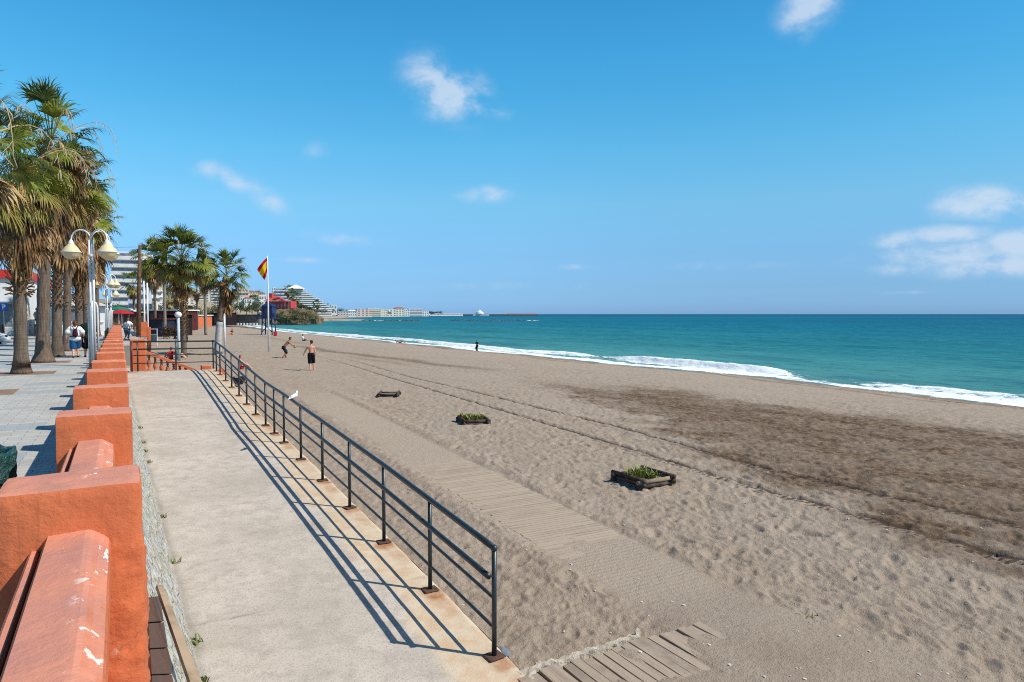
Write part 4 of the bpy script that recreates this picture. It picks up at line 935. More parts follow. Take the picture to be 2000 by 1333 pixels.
figure('lone dark clad figure standing in the foam at the edge of the sea', (p[0]-.3, p[1], -3.05), 1.9, dict(
    pelvis=(0, 0, .88), chest=(0, .03, 1.26), head=(0, .08, 1.5), footL=(-.1, 0, hz_), footR=(.1, .05, hz_), handL=(-.12, .34, 1.1), handR=(.14, .34, 1.1), elbhintL=(-1, -.3, -1), elbhintR=(1, -.3, -1)), [('trousers', BLK, .02), ('tshirt', BLK, .02)], SKIN_M, HAIR_D, .92, .02)
p = at(795, 673, -2.9)
figure('sunbather lying on the wet sand close to the foam', (p[0]-1.2, p[1], float(sandbase(p[0]-1.2, p[1]))+.02), -yaw-1.35, dict(
    pelvis=(0, 0, .12), chest=(0, -.40, .26), head=(0, -.66, .46), fwd=(0, .1, 1), face=(0, .6, .6), footL=(-.1, .84, .10), footR=(.12, .70, .10), kneehintL=(0, 0, 1), kneehintR=(0, 0, 1), handL=(-.25, -.52, .03), handR=(.25, -.52, .03), elbhintL=(-1, -1, 0), elbhintR=(1, -1, 0), toeL=(0, .3, 1), toeR=(0, .3, 1)), [('shorts', REDC, .014, .4)], SKIN_T, HAIR_D, 1.0, .02)
WSTAND = dict(pelvis=(0, 0, .90), chest=(0, .02, 1.30), head=(0, .03, 1.58), footL=(-.09, -.08, hz_), footR=(.09, .1, hz_), handL=(-.26, .08, .86), handR=(.26, .05, .86), elbhintL=(-1, -.6, 0), elbhintR=(1, -.6, 0))
p = at(243.5, 664, 0); figure('person in white top and grey shorts leaning by the end of the orange wall', (p[0]+.12, p[1], 0), -.6, WSTAND, [('tshirt', WHT, .02), ('shorts', GREYC, .025, .9)], SKIN_T, HAIR_D, .92, .02)
p = at(248.5, 661, 0); figure('fair haired person in white shirt and patterned trousers near the orange wall', (p[0]+.1, p[1], 0), .3, WSTAND, [('tshirt', WHT, .02), ('trousers', GREYC, .02)], SKIN_P, HAIR_G, .98, .02)
# ball between the players

# white pigeon on the top rail
pr = at(574, 780, 0); r = ray(574, 781); pr = CAM + r*(XR/r[0]); yb = pr[1]; zb = float(np.interp(yb, POSTY, [float(rampz(q)) for q in POSTY])) + 1.035 + .03
bd_ = thing('pigeon', 'white pigeon with a grey wing mark perched on the top rail', 'bird', (XR, yb, zb), rz=-.95)
bd_.scale = (1.0,)*3
WB = simple('white_feathers', (.80, .80, .80), (.68, .68, .70), .8, .2, scale=18, bump=.2)
v, f = sdf_mesh([((0, -.055, .065), (0, .045, .085), .034, .040, (1, 1, 1)), ((0, .06, .10), (0, .075, .145), .026, .020), ((0, .080, .155), (0, .082, .158), .021, .021), ((0, -.07, .06), (0, -.16, .03), .022, .012, (1.5, 1, .6))], .005, .02); mesh('body', v, f, WB, bd_, True, True)
MB().tube([(0, .098, .156), (0, .122, .150)], [.006, .001], 6).build('beak', RUST, bd_, local=True)
for s_ in (-1, 1):
    v, f = sdf_mesh([((s_*.034, .03, .085), (s_*.028, -.10, .062), .022, .010, (.45, 1, 1))], .005, .01); mesh('wing', v, f, simple('grey_white_feathers', (.66, .66, .68), (.22, .23, .26), .8, .2, scale=14, bump=.2) if s_ < 0 else WB, bd_, True, True)
    MB().tube([(s_*.012, 0, .05), (s_*.012, 0, .0)], .003, 5).build('leg', simple('pink_leg', (.45, .12, .1), None, .7, bump=0), bd_, local=True)

# ------------------------------------------------------------------ palms
def leafmat(name, c1, c2, tr=.25):
    m = Mt(name, .5, .35); k = m.coord('World'); c = m.mix(m.rng(m.noise(3.5, 3, .6, k), .35, .65), c1, c2)
    m.col(c); t = m.n('ShaderNodeBsdfTranslucent'); m.l(c, t.inputs[0]); ms_ = m.n('ShaderNodeMixShader'); ms_.inputs[0].default_value = tr
    o = m.t.nodes['Material Output']; m.l(m.b.outputs[0], ms_.inputs[1]); m.l(t.outputs[0], ms_.inputs[2]); m.l(ms_.outputs[0], o.inputs[0]); return m.m
FROND = leafmat('green_frond', (.115, .150, .014), (.25, .275, .040)); FRONDD = leafmat('deep_green_frond', (.028, .052, .010), (.080, .110, .016))
FRONDY = leafmat('yellowing_frond', (.34, .25, .055), (.20, .20, .04)); DEAD = leafmat('dead_frond', (.29, .155, .058), (.105, .052, .022), .15)
DEADL = leafmat('straw_frond', (.52, .37, .18), (.36, .20, .075), .15)
STALK = simple('pale_stalk', (.55, .46, .32), (.42, .33, .2), .8, .2, bump=0)
def barkmat(name, c1, c2):
    m = Mt(name, .95, .1); k = m.coord('World', (9, 9, .9)); k2 = m.coord('World', (1, 1, 14))
    a = m.noise(2.2, 5, .7, k); b = m.noise(1.0, 4, .6, k2); c = m.mix(m.rng(a, .32, .68), c1, c2); c = m.mix(m.rng(b, .48, .7, 0, .55), c, tuple(v*.45 for v in c1))
    m.col(c); n_ = m.bump(a, .9, .03); m.bump(b, .6, .02, n_); return m.m
BARK = barkmat('palm_bark', (.20, .155, .12), (.105, .075, .058)); BARKP = barkmat('pale_palm_bark', (.30, .26, .215), (.17, .14, .115))
WHITEW = simple('limewash', (.42, .42, .43), (.30, .29, .28), .9, .2, scale=3, bump=.4, co='World')
def fan(m_, base, d, side, lp, rb, nl, spread, droop, r, fold=.0):
    """one costapalmate leaf: petiole then a fan of split, drooping segments"""
    d = d/np.linalg.norm(d); P = [base]; cur = base.copy(); dd = d.copy()
    for i in range(3):
        cur = cur + dd*lp/3; P.append(cur.copy()); dd = dd - ZV*droop*.16; dd /= np.linalg.norm(dd)
    w_ = .022; u_ = np.cross(dd, side); u_ /= np.linalg.norm(u_) + 1e-9
    for a, b in zip(P[:-1], P[1:]): m_.add([a - side*w_, a + side*w_, b + side*w_*.7, b - side*w_*.7], [(0, 1, 2, 3)])
    hub = P[-1]
    for i in range(nl):
        a = (i + .5)/nl*2 - 1; an = a*spread + r.randn()*.03; L_ = rb*(1 - .30*abs(a)**1.5)*(.85 + .3*r.rand())
        dr = dd*cos(an) + side*sin(an); dr = dr + u_*(abs(a)*fold); dr /= np.linalg.norm(dr)
        cr_ = np.cross(dr, u_); cr_ /= np.linalg.norm(cr_) + 1e-9; hw = rb*.52*spread/nl*.98
        pl = u_*((i % 2)*2 - 1)*.012
        m1 = hub + dr*L_*.52 + pl - ZV*droop*L_*.05; d2 = dr - ZV*droop*(.5 + .5*r.rand()); d2 /= np.linalg.norm(d2); m2 = m1 + d2*L_*.26; d3 = d2 - ZV*droop*(.9 + r.rand()); d3 /= np.linalg.norm(d3); tp = m2 + d3*L_*.24
        m_.add([hub - cr_*.012, hub + cr_*.012, m1 + cr_*hw, m1 - cr_*hw, m2 + cr_*hw*.55, m2 - cr_*hw*.55, tp], [(0, 1, 2, 3), (3, 2, 4, 5), (5, 4, 6)])
def palm(label, x, y, zb, h, seed, R=1.9, r0=.36, r1=.22, lean=(0, 0), ng=34, nd=80, skirt=2.0, nl=16, base='flare', bark=None, boots=False, paint=0, group='fan palms along the promenade', name='fan_palm', stalks=4, yellow=8, skr=.75, dens=1.0):
    r = np.random.RandomState(seed); root = thing(name, label, 'palm tree', (x, y, zb), group); B = V3(x, y, zb)
    def ctr(f): return B + V3(lean[0]*f**1.6, lean[1]*f**1.6, h*f)
    n_ = 26; V = []; ns = 16
    pts = []; rad_ = []
    for i in range(n_+1):
        f = i/n_; z_ = h*f; rr_ = .72*(r1 + (r0*.8 - r1)*(1-f)**1.2) + (r0*.42*math.exp(-z_/.34) if base == 'flare' else 0) + .010*math.sin(i*2.3+seed)
        if f > .97: rr_ *= .45
        pts.append(ctr(f)); rad_.append(rr_)
    if base == 'flare': 
        pts.insert(1, ctr(.10/h)); rad_.insert(1, rad_[0]*.93); pts.insert(2, ctr(.28/h)); rad_.insert(2, rad_[0]*.76)
    if paint:
        kp_ = max(2, int(paint/h*n_)+1); MB().tube(pts[:kp_+1], rad_[:kp_+1], ns).build('whitewashed_base', WHITEW, root, smooth=True); MB().tube(pts[kp_:], rad_[kp_:], ns).build('trunk', bark or BARK, root, smooth=True)
    else: MB().tube(pts, rad_, ns).build('trunk', bark or BARK, root, smooth=True)
    top = ctr(1.0)
    if boots:
        m_ = MB(); f0 = boots
        nb_ = 300
        for i in range(nb_):
            f = f0 + (1 - f0)*i/nb_*.98; a = i*2.399; c = ctr(f); d = V3(cos(a), sin(a), 0); s_ = V3(-sin(a), cos(a), 0)*.06; rr_ = r1 + (r0*.8-r1)*(1-f)**1.2
            b = c + d*rr_*.9; q = b + d*(.11 + .06*r.rand()) + ZV*(.16 + .06*r.randn()) + s_*r.randn()
            if i < 22: q = b + d*(.16 + .08*r.rand()) + ZV*r.randn()*.08
            m_.add([b - s_, b + s_, q + s_*.5, q - s_*.5, b - ZV*.05, q - ZV*.045], [(0, 1, 2, 3), (0, 3, 5, 4), (1, 4, 5, 2), (3, 2, 5)])
        m_.build('leaf_bases', DEAD, root)
    mg, md, my, mdd, ml = MB(), MB(), MB(), MB(), MB()
    for i in range(ng):
        f = (i + .5)/ng; a = i*2.399 + r.randn()*.2; el = rad(88) - f**1.05*rad(104) + r.randn()*.12
        d = V3(cos(a)*cos(el), sin(a)*cos(el), sin(el)); side = V3(-sin(a), cos(a), 0); side = side*cos(.5*r.randn()) + np.cross(d, side)*sin(.5*r.randn()); side /= np.linalg.norm(side)
        lp = R*(.46 + .26*r.rand())*(1.0 if f < .7 else .9); fan(mg if r.rand() < .5 else md, top + ZV*(.12 - .30*f) + d*.05, d, side, lp, R*(.38 + .14*r.rand()), nl, rad(95 - 45*(1-f)*r.rand() - 15*(1-f)), .35 + .6*f, r, .25)
    for i in range(int(yellow*1.5)):
        a = r.rand()*6.28; el = rad(-5 - 45*r.rand()); d = V3(cos(a)*cos(el), sin(a)*cos(el), sin(el)); side = V3(-sin(a), cos(a), 0)
        fan(my, top - ZV*.3, d, side, R*.5, R*.5, nl, rad(80), .9, r, .1)
    for i in range(nd):
        f = i/max(1, nd); a = i*2.399 + r.randn()*.5; c = top - ZV*(.20 + skirt*f**1.1*.66); el = rad(-12 - 60*min(1, f*1.7 + .1*r.rand())) + r.randn()*.22; d = V3(cos(a)*cos(el), sin(a)*cos(el), sin(el)); side = V3(-sin(a), cos(a), 0)
        side = side*cos(.5*r.randn()) + np.cross(d, side)*sin(.6*r.randn()); side /= np.linalg.norm(side)
        fan(mdd if r.rand() < .7 else ml, c + d*.06, d, side, R*skr*(.26 + .20*r.rand())*(1 - .25*f), R*skr*.62*(.6 + .5*r.rand()), max(7, int(nl*.7)), rad(26 + 50*r.rand()), .5 + 1.1*r.rand(), r, .5*r.randn())
    for (q, nm, mt) in ((mg, 'crown', FROND), (md, 'crown', FRONDD), (my, 'yellowing_leaves', FRONDY), (mdd, 'dead_leaf_skirt', DEAD), (ml, 'dead_leaf_skirt', DEADL)):
        if q.v: q.build(nm, mt, root)
    if stalks:
        for i in range(stalks):
            a = r.rand()*6.28; P = []; m_ = MB()
            for j in range(9):
                q = j/8; P.append(top + V3(cos(a), sin(a), 0)*R*1.05*math.sin(q*1.5) + ZV*(R*.55*math.sin(q*2.7) - .5*q*q))
            m_.tube(P, [.02*(1 - .7*j/8) for j in range(9)], 5)
            for j in range(4, 9):
                for k in range(3): 
                    e_ = P[j] + V3(r.randn()*.08, r.randn()*.08, -.16 - .2*r.rand()); m_.tube([P[j], (P[j] + e_)/2 + V3(r.randn()*.03, 0, 0), e_], [.007, .009, .004], 4)
            m_.build('flower_stalk', STALK, root)
    return root
# promenade row
palm('tall fan palm rising just outside the left edge, brown skirt hanging low over the trunk', -3.3, 21.6, 0, 6.0, 3, R=2.2, r0=.40, r1=.26, ng=30, nd=110, skirt=2.2, nl=26, stalks=3, skr=.85)
palm('nearest fully visible fan palm trunk on the promenade, flared base, ragged straw skirt', -2.9, 28.1, 0, 6.7, 5, R=1.9, r0=.34, r1=.25, lean=(.1, -.2), ng=26, nd=120, skirt=2.5, nl=22, boots=.40, skr=1.0, bark=BARK)
palm('tallest fan palm with smooth swollen trunk, second visible trunk on the promenade', -2.78, 34.2, 0, 9.0, 8, R=2.3, r0=.44, r1=.27, lean=(.45, 0), ng=27, nd=130, skirt=4.2, nl=22, skr=.9, stalks=6)
palm('third fan palm along the promenade, crosshatched upper trunk with ragged collar', -2.61, 38.9, 0, 7.9, 12, R=2.1, r0=.36, r1=.26, lean=(.3, 0), ng=30, nd=130, skirt=3.0, nl=18, boots=.30, skr=.95)
palm('fourth fan palm along the promenade, slim grey trunk half behind the third', -2.5, 44.2, 0, 9.4, 15, R=2.2, r0=.34, r1=.24, lean=(.4, 0), ng=30, nd=130, skirt=4.2, nl=16, skr=.95)
palm('fifth fan palm behind the woman in white, bristly leaf bases low on the trunk', -2.15, 49.5, 0, 8.0, 17, R=2.2, r0=.36, r1=.27, ng=28, nd=130, skirt=4.2, nl=14, boots=.28, skr=.95)
palm('sixth fan palm on the promenade, plain trunk before the white kiosk', -2.0, 55.5, 0, 10.4, 19, R=2.3, r0=.34, r1=.25, ng=26, nd=120, skirt=4.6, nl=14, skr=.95)
palm('seventh fan palm on the promenade, rough dark trunk next to the lamp poles', -2.1, 63.0, 0, 9.2, 23, R=2.4, r0=.36, r1=.27, ng=26, nd=120, skirt=4.5, nl=12, boots=.4, skr=.95)
palm('last fan palm of the promenade row, its skirt showing behind the lamp globes', -1.75, 72.0, 0, 9.8, 29, R=2.5, r0=.34, r1=.25, ng=26, nd=120, skirt=5.2, nl=12, skr=.95)
GB = 'fan palms on the beach beyond the stairs'
def sb(x, y): return float(sandbase(np.array([float(x)]), np.array([float(y)]))[0])
palm('leafy green fan palm on the beach right behind the orange balustrade', 4.2, 57.4, sb(4.2, 57.4)-.1, 7.6, 31, R=2.45, r0=.32, r1=.30, lean=(-.05, 0), ng=58, nd=46, skirt=2.6, nl=18, boots=.25, group=GB, stalks=3, yellow=10, skr=.75)
palm('fan palm with whitewashed lower trunk beside the corner of the railing', 6.9, 60.3, sb(6.9, 60)-.1, 6.6, 37, R=2.1, r0=.46, r1=.34, lean=(.75, 0), ng=40, nd=60, skirt=2.9, nl=16, paint=3.2, group=GB, stalks=2, yellow=5, skr=.75)
p = at(402, 655, -1.4); palm('tall slim fan palm standing farther out on the sand between two nearer palms', p[0], p[1], sb(p[0], p[1]), 10.2, 41, R=2.9, r0=.42, r1=.32, ng=26, nd=60, skirt=3.0, nl=10, bark=BARKP, group=GB, stalks=2, skr=.75, base='none')
p = far(322, 98); palm('pale trunked fan palm beside the dark blue hut on the beach', p[0], p[1], -1.4, 11.2, 43, R=3.0, r0=.34, r1=.26, ng=22, nd=40, skirt=2.0, nl=12, bark=BARKP, group=GB, stalks=2, skr=.75)
p = far(303, 108); palm('dark fan palm with a drooping brown skirt left of the leafy green one', p[0], p[1], -1.4, 11.8, 47, R=3.6, r0=.34, r1=.30, ng=34, nd=60, skirt=3.0, nl=14, group=GB, stalks=3, skr=.95)
GF = 'small far palms beyond the beach huts'
for i, (px, t, ztop_py, lb) in enumerate([(262, 118, 548, 'small far palm just left of the brown wooden pole'), (345, 120, 560, 'small far palm in the gap left of the leafy beach palm'), (385, 140, 556, 'small far palm in the gap right of the leafy beach palm'), (330, 150, 575, 'low far palm above the roof of the dark blue hut'),
        (563, 330, 566, 'slim palm standing beside the tall white apartment block'), (571, 345, 574, 'slim palm in front of the stepped white hotel'), (580, 350, 580, 'shorter palm at the foot of the stepped white hotel'), (452, 260, 590, 'far palm at the left end of the grove behind the beach bar'), (498, 270, 588, 'far palm at the right end of the grove behind the beach bar'), (620, 420, 592, 'far palm on the low headland above the spit')]):
    p = far(px, t); zt = zat(ztop_py, t); zb_ = float(hillz(p[0], p[1])) if p[1] > 245 else -1.0; zb_ = min(zb_, zt - 3)
    palm(lb, p[0], p[1], zb_, zt - zb_ - .8, 60+i, R=2.6 if t < 200 else 3.4, r0=.34, r1=.28, ng=20, nd=18, skirt=1.8, nl=8, group=GF, stalks=0, yellow=2, base='none')

# ------------------------------------------------------------------ street lamps with three arms
WPAINT = simple('white_paint', (.74, .75, .76), (.62, .63, .65), .45, .4, scale=4, bump=0, co='World')
GLOBE = simple('cream_globe', (.72, .62, .38), (.66, .56, .33), .35, .5, scale=3, bump=0)
lamp = thing('street_lamp', 'nearest white three armed street lamp with large cream globes beside the wall', 'street lamp', (-.90, 30.9, 0), 'three armed street lamps along the wall')
for (dx, dy) in ((.055, 0), (-.055, .03)): MB().tube([(dx, dy, 0), (dx, dy, 4.85)], .045, 10).build('pole', WPAINT, lamp, local=True, smooth=True)
for a in (.3, 2.5, 4.6):
    c_ = (cos(a)*.17, sin(a)*.17); MB().tube([(c_[0], c_[1], 0), (c_[0], c_[1], 2.25), (c_[0]*.75, c_[1]*.75, 2.42), (c_[0]*.3, c_[1]*.3, 2.48)], .034, 8).build('strut', WPAINT, lamp, local=True, smooth=True)
MB().box((0, 0, .02), (.5, .5, .04), bev=.01).build('base_plate', simple('dark_base', (.10, .10, .11), None, .7, bump=0), lamp, local=True)
MB().lathe([(.085, -.04), (.095, 0), (.085, .04)], (0, 0, 4.25), 12).build('collar', WPAINT, lamp, local=True)
for a in (-yaw + pi + .1, -yaw - .2, -yaw + pi/2 - .5):
    d = V3(cos(a), sin(a), 0); P = [V3(0, 0, 4.8)]
    for j in range(9):
        q = j/8*pi; P.append(d*(.36 - .36*cos(q)) + ZV*(4.85 + .36*math.sin(q)*1.05))
    P.append(d*.72 + ZV*4.68)
    MB().tube(P, .032, 8).build('arm', WPAINT, lamp, local=True, smooth=True)
    g_ = MB().lathe([(.10, 4.70), (.12, 4.66), (.21, 4.57), (.31, 4.42), (.335, 4.385), (.335, 4.365), (.315, 4.34), (.27, 4.23), (.18, 4.14), (.06, 4.10), (.004, 4.10)], d*.72, 22).build('globe', GLOBE, lamp, local=True, smooth=True)
    MB().lathe([(.338, 4.395), (.352, 4.385), (.352, 4.365), (.338, 4.355)], d*.72, 22).build('rim', WPAINT, g_, local=True)
    MB().lathe([(.03, 4.86), (.07, 4.80), (.11, 4.70), (.105, 4.66)], d*.72, 14).build('cap', WPAINT, g_, local=True)
copy_tree(lamp, (-.90, 64.5, 0), 'second three armed street lamp, smaller, in front of the white kiosk', -.3)
copy_tree(lamp, (-.90, 96.5, 0), 'third and farthest three armed street lamp, beyond the white kiosk', -.1)

# ------------------------------------------------------------------ stairs with balustrade beyond the ramp
st = thing('beach_stairs', 'orange stairs with turned balusters descending to the sand beyond the ramp', 'stairs', (.5, 28.3, -1.4))
MB().bx(.30, .80, 28.0, 28.5, -1.4, 1.10, bev=.02).build('pillar', ORANGE, st)
x0, z0, x1, z1 = .80, .66, 2.62, -.14
def band(xa, xb, za, zb, y0, y1, h):
    return MB().add([(xa, y0, za-h), (xb, y0, zb-h), (xb, y1, zb-h), (xa, y1, za-h), (xa, y0, za), (xb, y0, zb), (xb, y1, zb), (xa, y1, za)], [(0, 3, 2, 1), (4, 5, 6, 7), (0, 1, 5, 4), (1, 2, 6, 5), (2, 3, 7, 6), (3, 0, 4, 7)])
band(x0, x1, z0, z1, 28.08, 28.36, .10).build('handrail', ORANGE, st); band(x0, x1+.3, z0 - .66, z1 - .70, 28.12, 28.32, .9).build('stringer', ORANGE, st)
for k in range(9):
    f = (k + .5)/9; xb_ = x0 + (x1-x0)*f; zt_ = z0 + (z1-z0)*f - .09; zb_ = zt_ - .58; h_ = zt_ - zb_
    MB().lathe([(.055, 0), (.055, .05), (.03, .08), (.07, .20), (.075, .26), (.03, .42), (.05, .47), (.03, .50), (.055, .54), (.055, .58)], (xb_, 28.22, zb_), 10).build('baluster', ORANGE, st, smooth=True)
MB().bx(2.64, 2.98, 28.0, 28.45, -1.6, .06, bev=.015).build('end_block', ORANGE, st); MB().bx(3.0, 3.5, 28.3, 28.9, -1.6, -.12, bev=.015).build('end_block', ORANGE, st)
for k in range(8): MB().bx(.1 + .36*k, .1 + .36*(k+1) + .02, 28.46, 31.4, -1.9, -.17*(k+1)).build('step', CONC, st)
MB().bx(.30, 3.2, 31.4, 31.65, -1.7, -.3).build('low_wall', ORANGE, st)

# ------------------------------------------------------------------ flag pole with its flag
p = at(525, 690, -1.45); zf = sb(p[0], p[1]); fp = thing('flag_pole', 'slim white flag pole standing in the sand near the two players', 'flag pole', (p[0], p[1], zf))
hp = 7.15 - zf; MB().tube([(0, 0, -.1), (0, 0, hp*.5), (0, 0, hp)], [.085, .065, .04], 12).build('pole', WPAINT, fp, local=True, smooth=True)
MB().lathe([(.01, -.05), (.06, -.02), (.06, .02), (.01, .06)], (0, 0, hp + .03), 10).build('finial', WPAINT, fp, local=True)
mf = Mt('flag_cloth', .8, .2); sx_ = mf.n('ShaderNodeUVMap'); su = mf.n('ShaderNodeSeparateXYZ'); mf.l(sx_.outputs[0], su.inputs[0])
yl = mf.math('MULTIPLY', mf.math('GREATER_THAN', su.outputs[1], .26), mf.math('LESS_THAN', su.outputs[1], .74)); fc = mf.mix(yl, (.62, .012, .03), (.92, .60, .015)); mf.col(fc)
tr_ = mf.n('ShaderNodeBsdfTranslucent'); mf.l(fc, tr_.inputs[0]); mx_ = mf.n('ShaderNodeMixShader'); mx_.inputs[0].default_value = .5; mf.l(mf.b.outputs[0], mx_.inputs[1]); mf.l(tr_.outputs[0], mx_.inputs[2]); mf.l(mx_.outputs[0], mf.t.nodes['Material Output'].inputs[0])
nu, nv = 22, 16; V = []; UVs = []
for i in range(nu):
    for j in range(nv):
        u, v_ = i/(nu-1), j/(nv-1)
        # hoist edge on the pole, the fly drooping down to the left; folds swing in depth
        hoist = V3(.05, 0, 6.95 - 1.15*(1 - v_)); hoist = V3(-.02 + .42*(1-v_)**1.4*0, 0, 6.95 - 1.0*(1-v_))
        fall = V3(-.86*u**.8, 0, -1.05*u**1.15) ; shear = V3(.62*(1-v_)*u**.6, 0, .10*(1-v_)*u)
        q = hoist + fall + shear + V3(0, .16*math.sin(u*7 + v_*2)*u, 0); V.append((q[0], q[1], q[2] - zf)); UVs.append((u, v_))
ff = [(i*nv+j, (i+1)*nv+j, (i+1)*nv+j+1, i*nv+j+1) for i in range(nu-1) for j in range(nv-1)]
fr = thing('flag', 'red and yellow striped flag drooping from the top of the white pole', 'flag', (p[0], p[1], zf), rz=-yaw+.5)
fo_ = mesh('cloth', V, ff, mf.m, fr, True, True); uvl = fo_.data.uv_layers.new(name='UVMap')
for lp_ in fo_.data.loops: uvl.data[lp_.index].uv = UVs[lp_.vertex_index]

# ------------------------------------------------------------------ lifeguard tower
BLUEP = simple('blue_paint', (.012, .035, .13), (.008, .02, .08), .5, .4, scale=3, bump=0, co='World')
p = at(525, 654, -1.6); zt_ = sb(p[0], p[1]); lt = thing('lifeguard_tower', 'dark blue wooden lifeguard tower on braced legs, seen behind the flag pole', 'lifeguard tower', (p[0], p[1], zt_), rz=-yaw)
for sx_ in (-1, 1):
    for sy_ in (-1, 1): MB().tube([(sx_*.92, sy_*.9, 0), (sx_*.80, sy_*.8, 2.9)], .11, 6).build('leg', BLUEP, lt, local=True)
    MB().tube([(sx_*.88, -.88, .5), (-sx_*.82, -.84, 2.4)], .07, 6).build('brace', BLUEP, lt, local=True)
MB().bx(-1.5, 1.5, -1.3, 1.3, 2.85, 3.0).build('deck', BLUEP, lt, local=True)
MB().bx(-.95, .95, -.85, .95, 3.0, 5.0).build('cabin', BLUEP, lt, local=True)
MB().add([(-1.15, -1.05, 5.0), (1.15, -1.05, 5.0), (1.15, 1.1, 5.0), (-1.15, 1.1, 5.0), (0, 0, 5.75)], [(0, 3, 2, 1), (0, 1, 4), (1, 2, 4), (2, 3, 4), (3, 0, 4)]).build('roof', BLUEP, lt, local=True)
for sx_ in (-1, 1): MB().box((sx_*1.25, -1.28, 3.45), (.5, .05, .7)).build('side_panel', BLUEP, lt, local=True)
MB().bx(-.35, .35, -.87, -.84, 3.9, 4.6).build('window', simple('dark_glass', (.02, .025, .03), None, .15, .6, bump=0), lt, local=True)
DGL = bpy.data.materials['dark_glass']
p2 = at(531, 656, -1.6); tag(MB().box((p2[0]+.3, p2[1]-1.4, sb(p2[0], p2[1])+.35), (.5, .5, .7), bev=.05).build('cool_box', REDC), 'small dark red box at the right leg of the blue tower', 'box')

# ------------------------------------------------------------------ poles
POLEB = simple('brown_wood_pole', (.17, .10, .06), (.08, .05, .035), .9, .1, scale=3, bump=.3, co='World')
p = far(268.5, 60); tag(MB().tube([(p[0], p[1], -1.3), (p[0] + .15, p[1], 4), (p[0] + .30, p[1], zat(480, 60))], [.20, .16, .12], 10).build('wooden_pole', POLEB, smooth=True), 'tall brown wooden utility pole rising above the beach huts', 'pole')
for i, (px, py, t, lb) in enumerate([(282, 549, 62, 'taller of two slim white poles right of the brown wooden pole'), (288.5, 553, 66, 'shorter of two slim white poles right of the brown wooden pole')]):
    p = far(px, t); tag(MB().tube([(p[0], p[1], -1.3), (p[0], p[1], zat(py, t))], .07, 8).build('white_pole', WPAINT, smooth=True), lb, 'pole', 'slim white poles by the wooden pole')
p = far(438, 66); tag(MB().tube([(p[0], p[1], -1.4), (p[0], p[1], zat(606, 66))], .10, 8).build('volleyball_pole', WPAINT, smooth=True), 'short white post standing right of the whitewashed palm', 'pole')
p = far(348, 48); LB_ = simple('pale_blue_paint', (.42, .52, .60), (.36, .46, .54), .5, .4, bump=0)
sh_ = thing('beach_shower', 'pale blue beach shower column with a round white head', 'shower', (p[0], p[1], -1.32))
MB().tube([(0, 0, 0), (0, 0, 3.1)], .10, 10).build('column', LB_, sh_, local=True, smooth=True); MB().lathe([(.05, 3.05), (.20, 3.15), (.25, 3.3), (.16, 3.45), (.02, 3.5)], (0, 0, 0), 12).build('shower_head', WPAINT, sh_, local=True, smooth=True)
# wires from the wooden pole
p = far(268.5, 60); wr = MB().tube([V3(p[0] + .3, p[1], zat(483, 60)) + V3(-30, 4, 1.5)*q + V3(0, 0, -1.0*math.sin(q*pi)) for q in np.linspace(0, 1, 12)], .012, 4); tag(wr.build('overhead_wire', BLK), 'thin overhead wire running left from the brown wooden pole', 'wire')

# ------------------------------------------------------------------ huts, bins and shrubs behind the stairs
HUTB = simple('navy_boards', (.012, .018, .045), (.008, .010, .022), .6, .3, scale=3, bump=.1, co='World'); HUTD = simple('dark_canvas', (.020, .012, .014), (.012, .008, .012), .8, .2, bump=.1)
MAROON = simple('maroon_roof', (.10, .022, .020), (.06, .015, .015), .8, .2, scale=2, bump=.1, co='World')
def boxhut(name, label, px0, px1, pyt, t, zb_, depth, wallm, roofm, cat='hut', rz=-yaw, openf=False, over=.3):
    a, b = far(px0, t), far(px1, t); c_ = (a + b)/2; w_ = (px1 - px0)/F*t; zt = zat(pyt, t)
    root = thing(name, label, cat, (c_[0] + sin(yaw)*depth/2, c_[1] + cos(yaw)*depth/2, zb_), rz=rz); h_ = zt - zb_
    MB().bx(-w_/2, w_/2, -depth/2, depth/2, 0, h_ - .2).build('wall', wallm, root, local=True)
    MB().bx(-w_/2 - over, w_/2 + over, -depth/2 - over, depth/2 + over, h_ - .2, h_).build('roof', roofm, root, local=True)
    if openf: 
        for k in range(3): x_ = -w_/2 + w_*(k + .5)/3; MB().bx(x_ - w_*.12, x_ + w_*.12, -depth/2 - .03, -depth/2, .6, h_ - .7).build('window', DGL, root, local=True)
    return root, w_, h_
boxhut('beach_kiosk', 'closed navy blue beach kiosk behind the litter bin', 289, 316, 622, 100, -1.4, 4, HUTB, MAROON, openf=False)
boxhut('beach_bar', 'dark canvas beach bar with a maroon edged roof right of the navy kiosk', 318, 345, 613, 104, -1.4, 5, HUTD, MAROON, over=.5)
def shrub(name, label, c, s_, mat, seed, n=900, ls=.10, cat='shrub', group=None):
    r = np.random.RandomState(seed); m_ = MB(); cl = [V3(r.uniform(-.8, .8)*s_[0], r.uniform(-.8, .8)*s_[1], r.uniform(.35, .8)*s_[2]) for _ in range(9)]
    for i in range(n):
        q = cl[r.randint(len(cl))] + r.randn(3)*np.array(s_)*V3(.22, .22, .18); q[2] = max(.02, q[2]); a = r.randn(3); a /= np.linalg.norm(a); b = np.cross(a, r.randn(3)); b /= np.linalg.norm(b)
        m_.add([q - a*ls*.5, q + b*ls*.35, q + a*ls*.8, q - b*ls*.35], [(0, 1, 2, 3)])
    o = m_.build(name, mat); o.location = c; return tag(o, label, cat, group)
PURP = leafmat('russet_leaf', (.085, .045, .035), (.05, .045, .025), .1); p = far(331, 92); shrub('dry_shrub', 'rounded russet shrub hedge in front of the dark beach bar', (p[0], p[1], -1.3), (1.1, .8, 1.7), PURP, 5, 1500, .16)
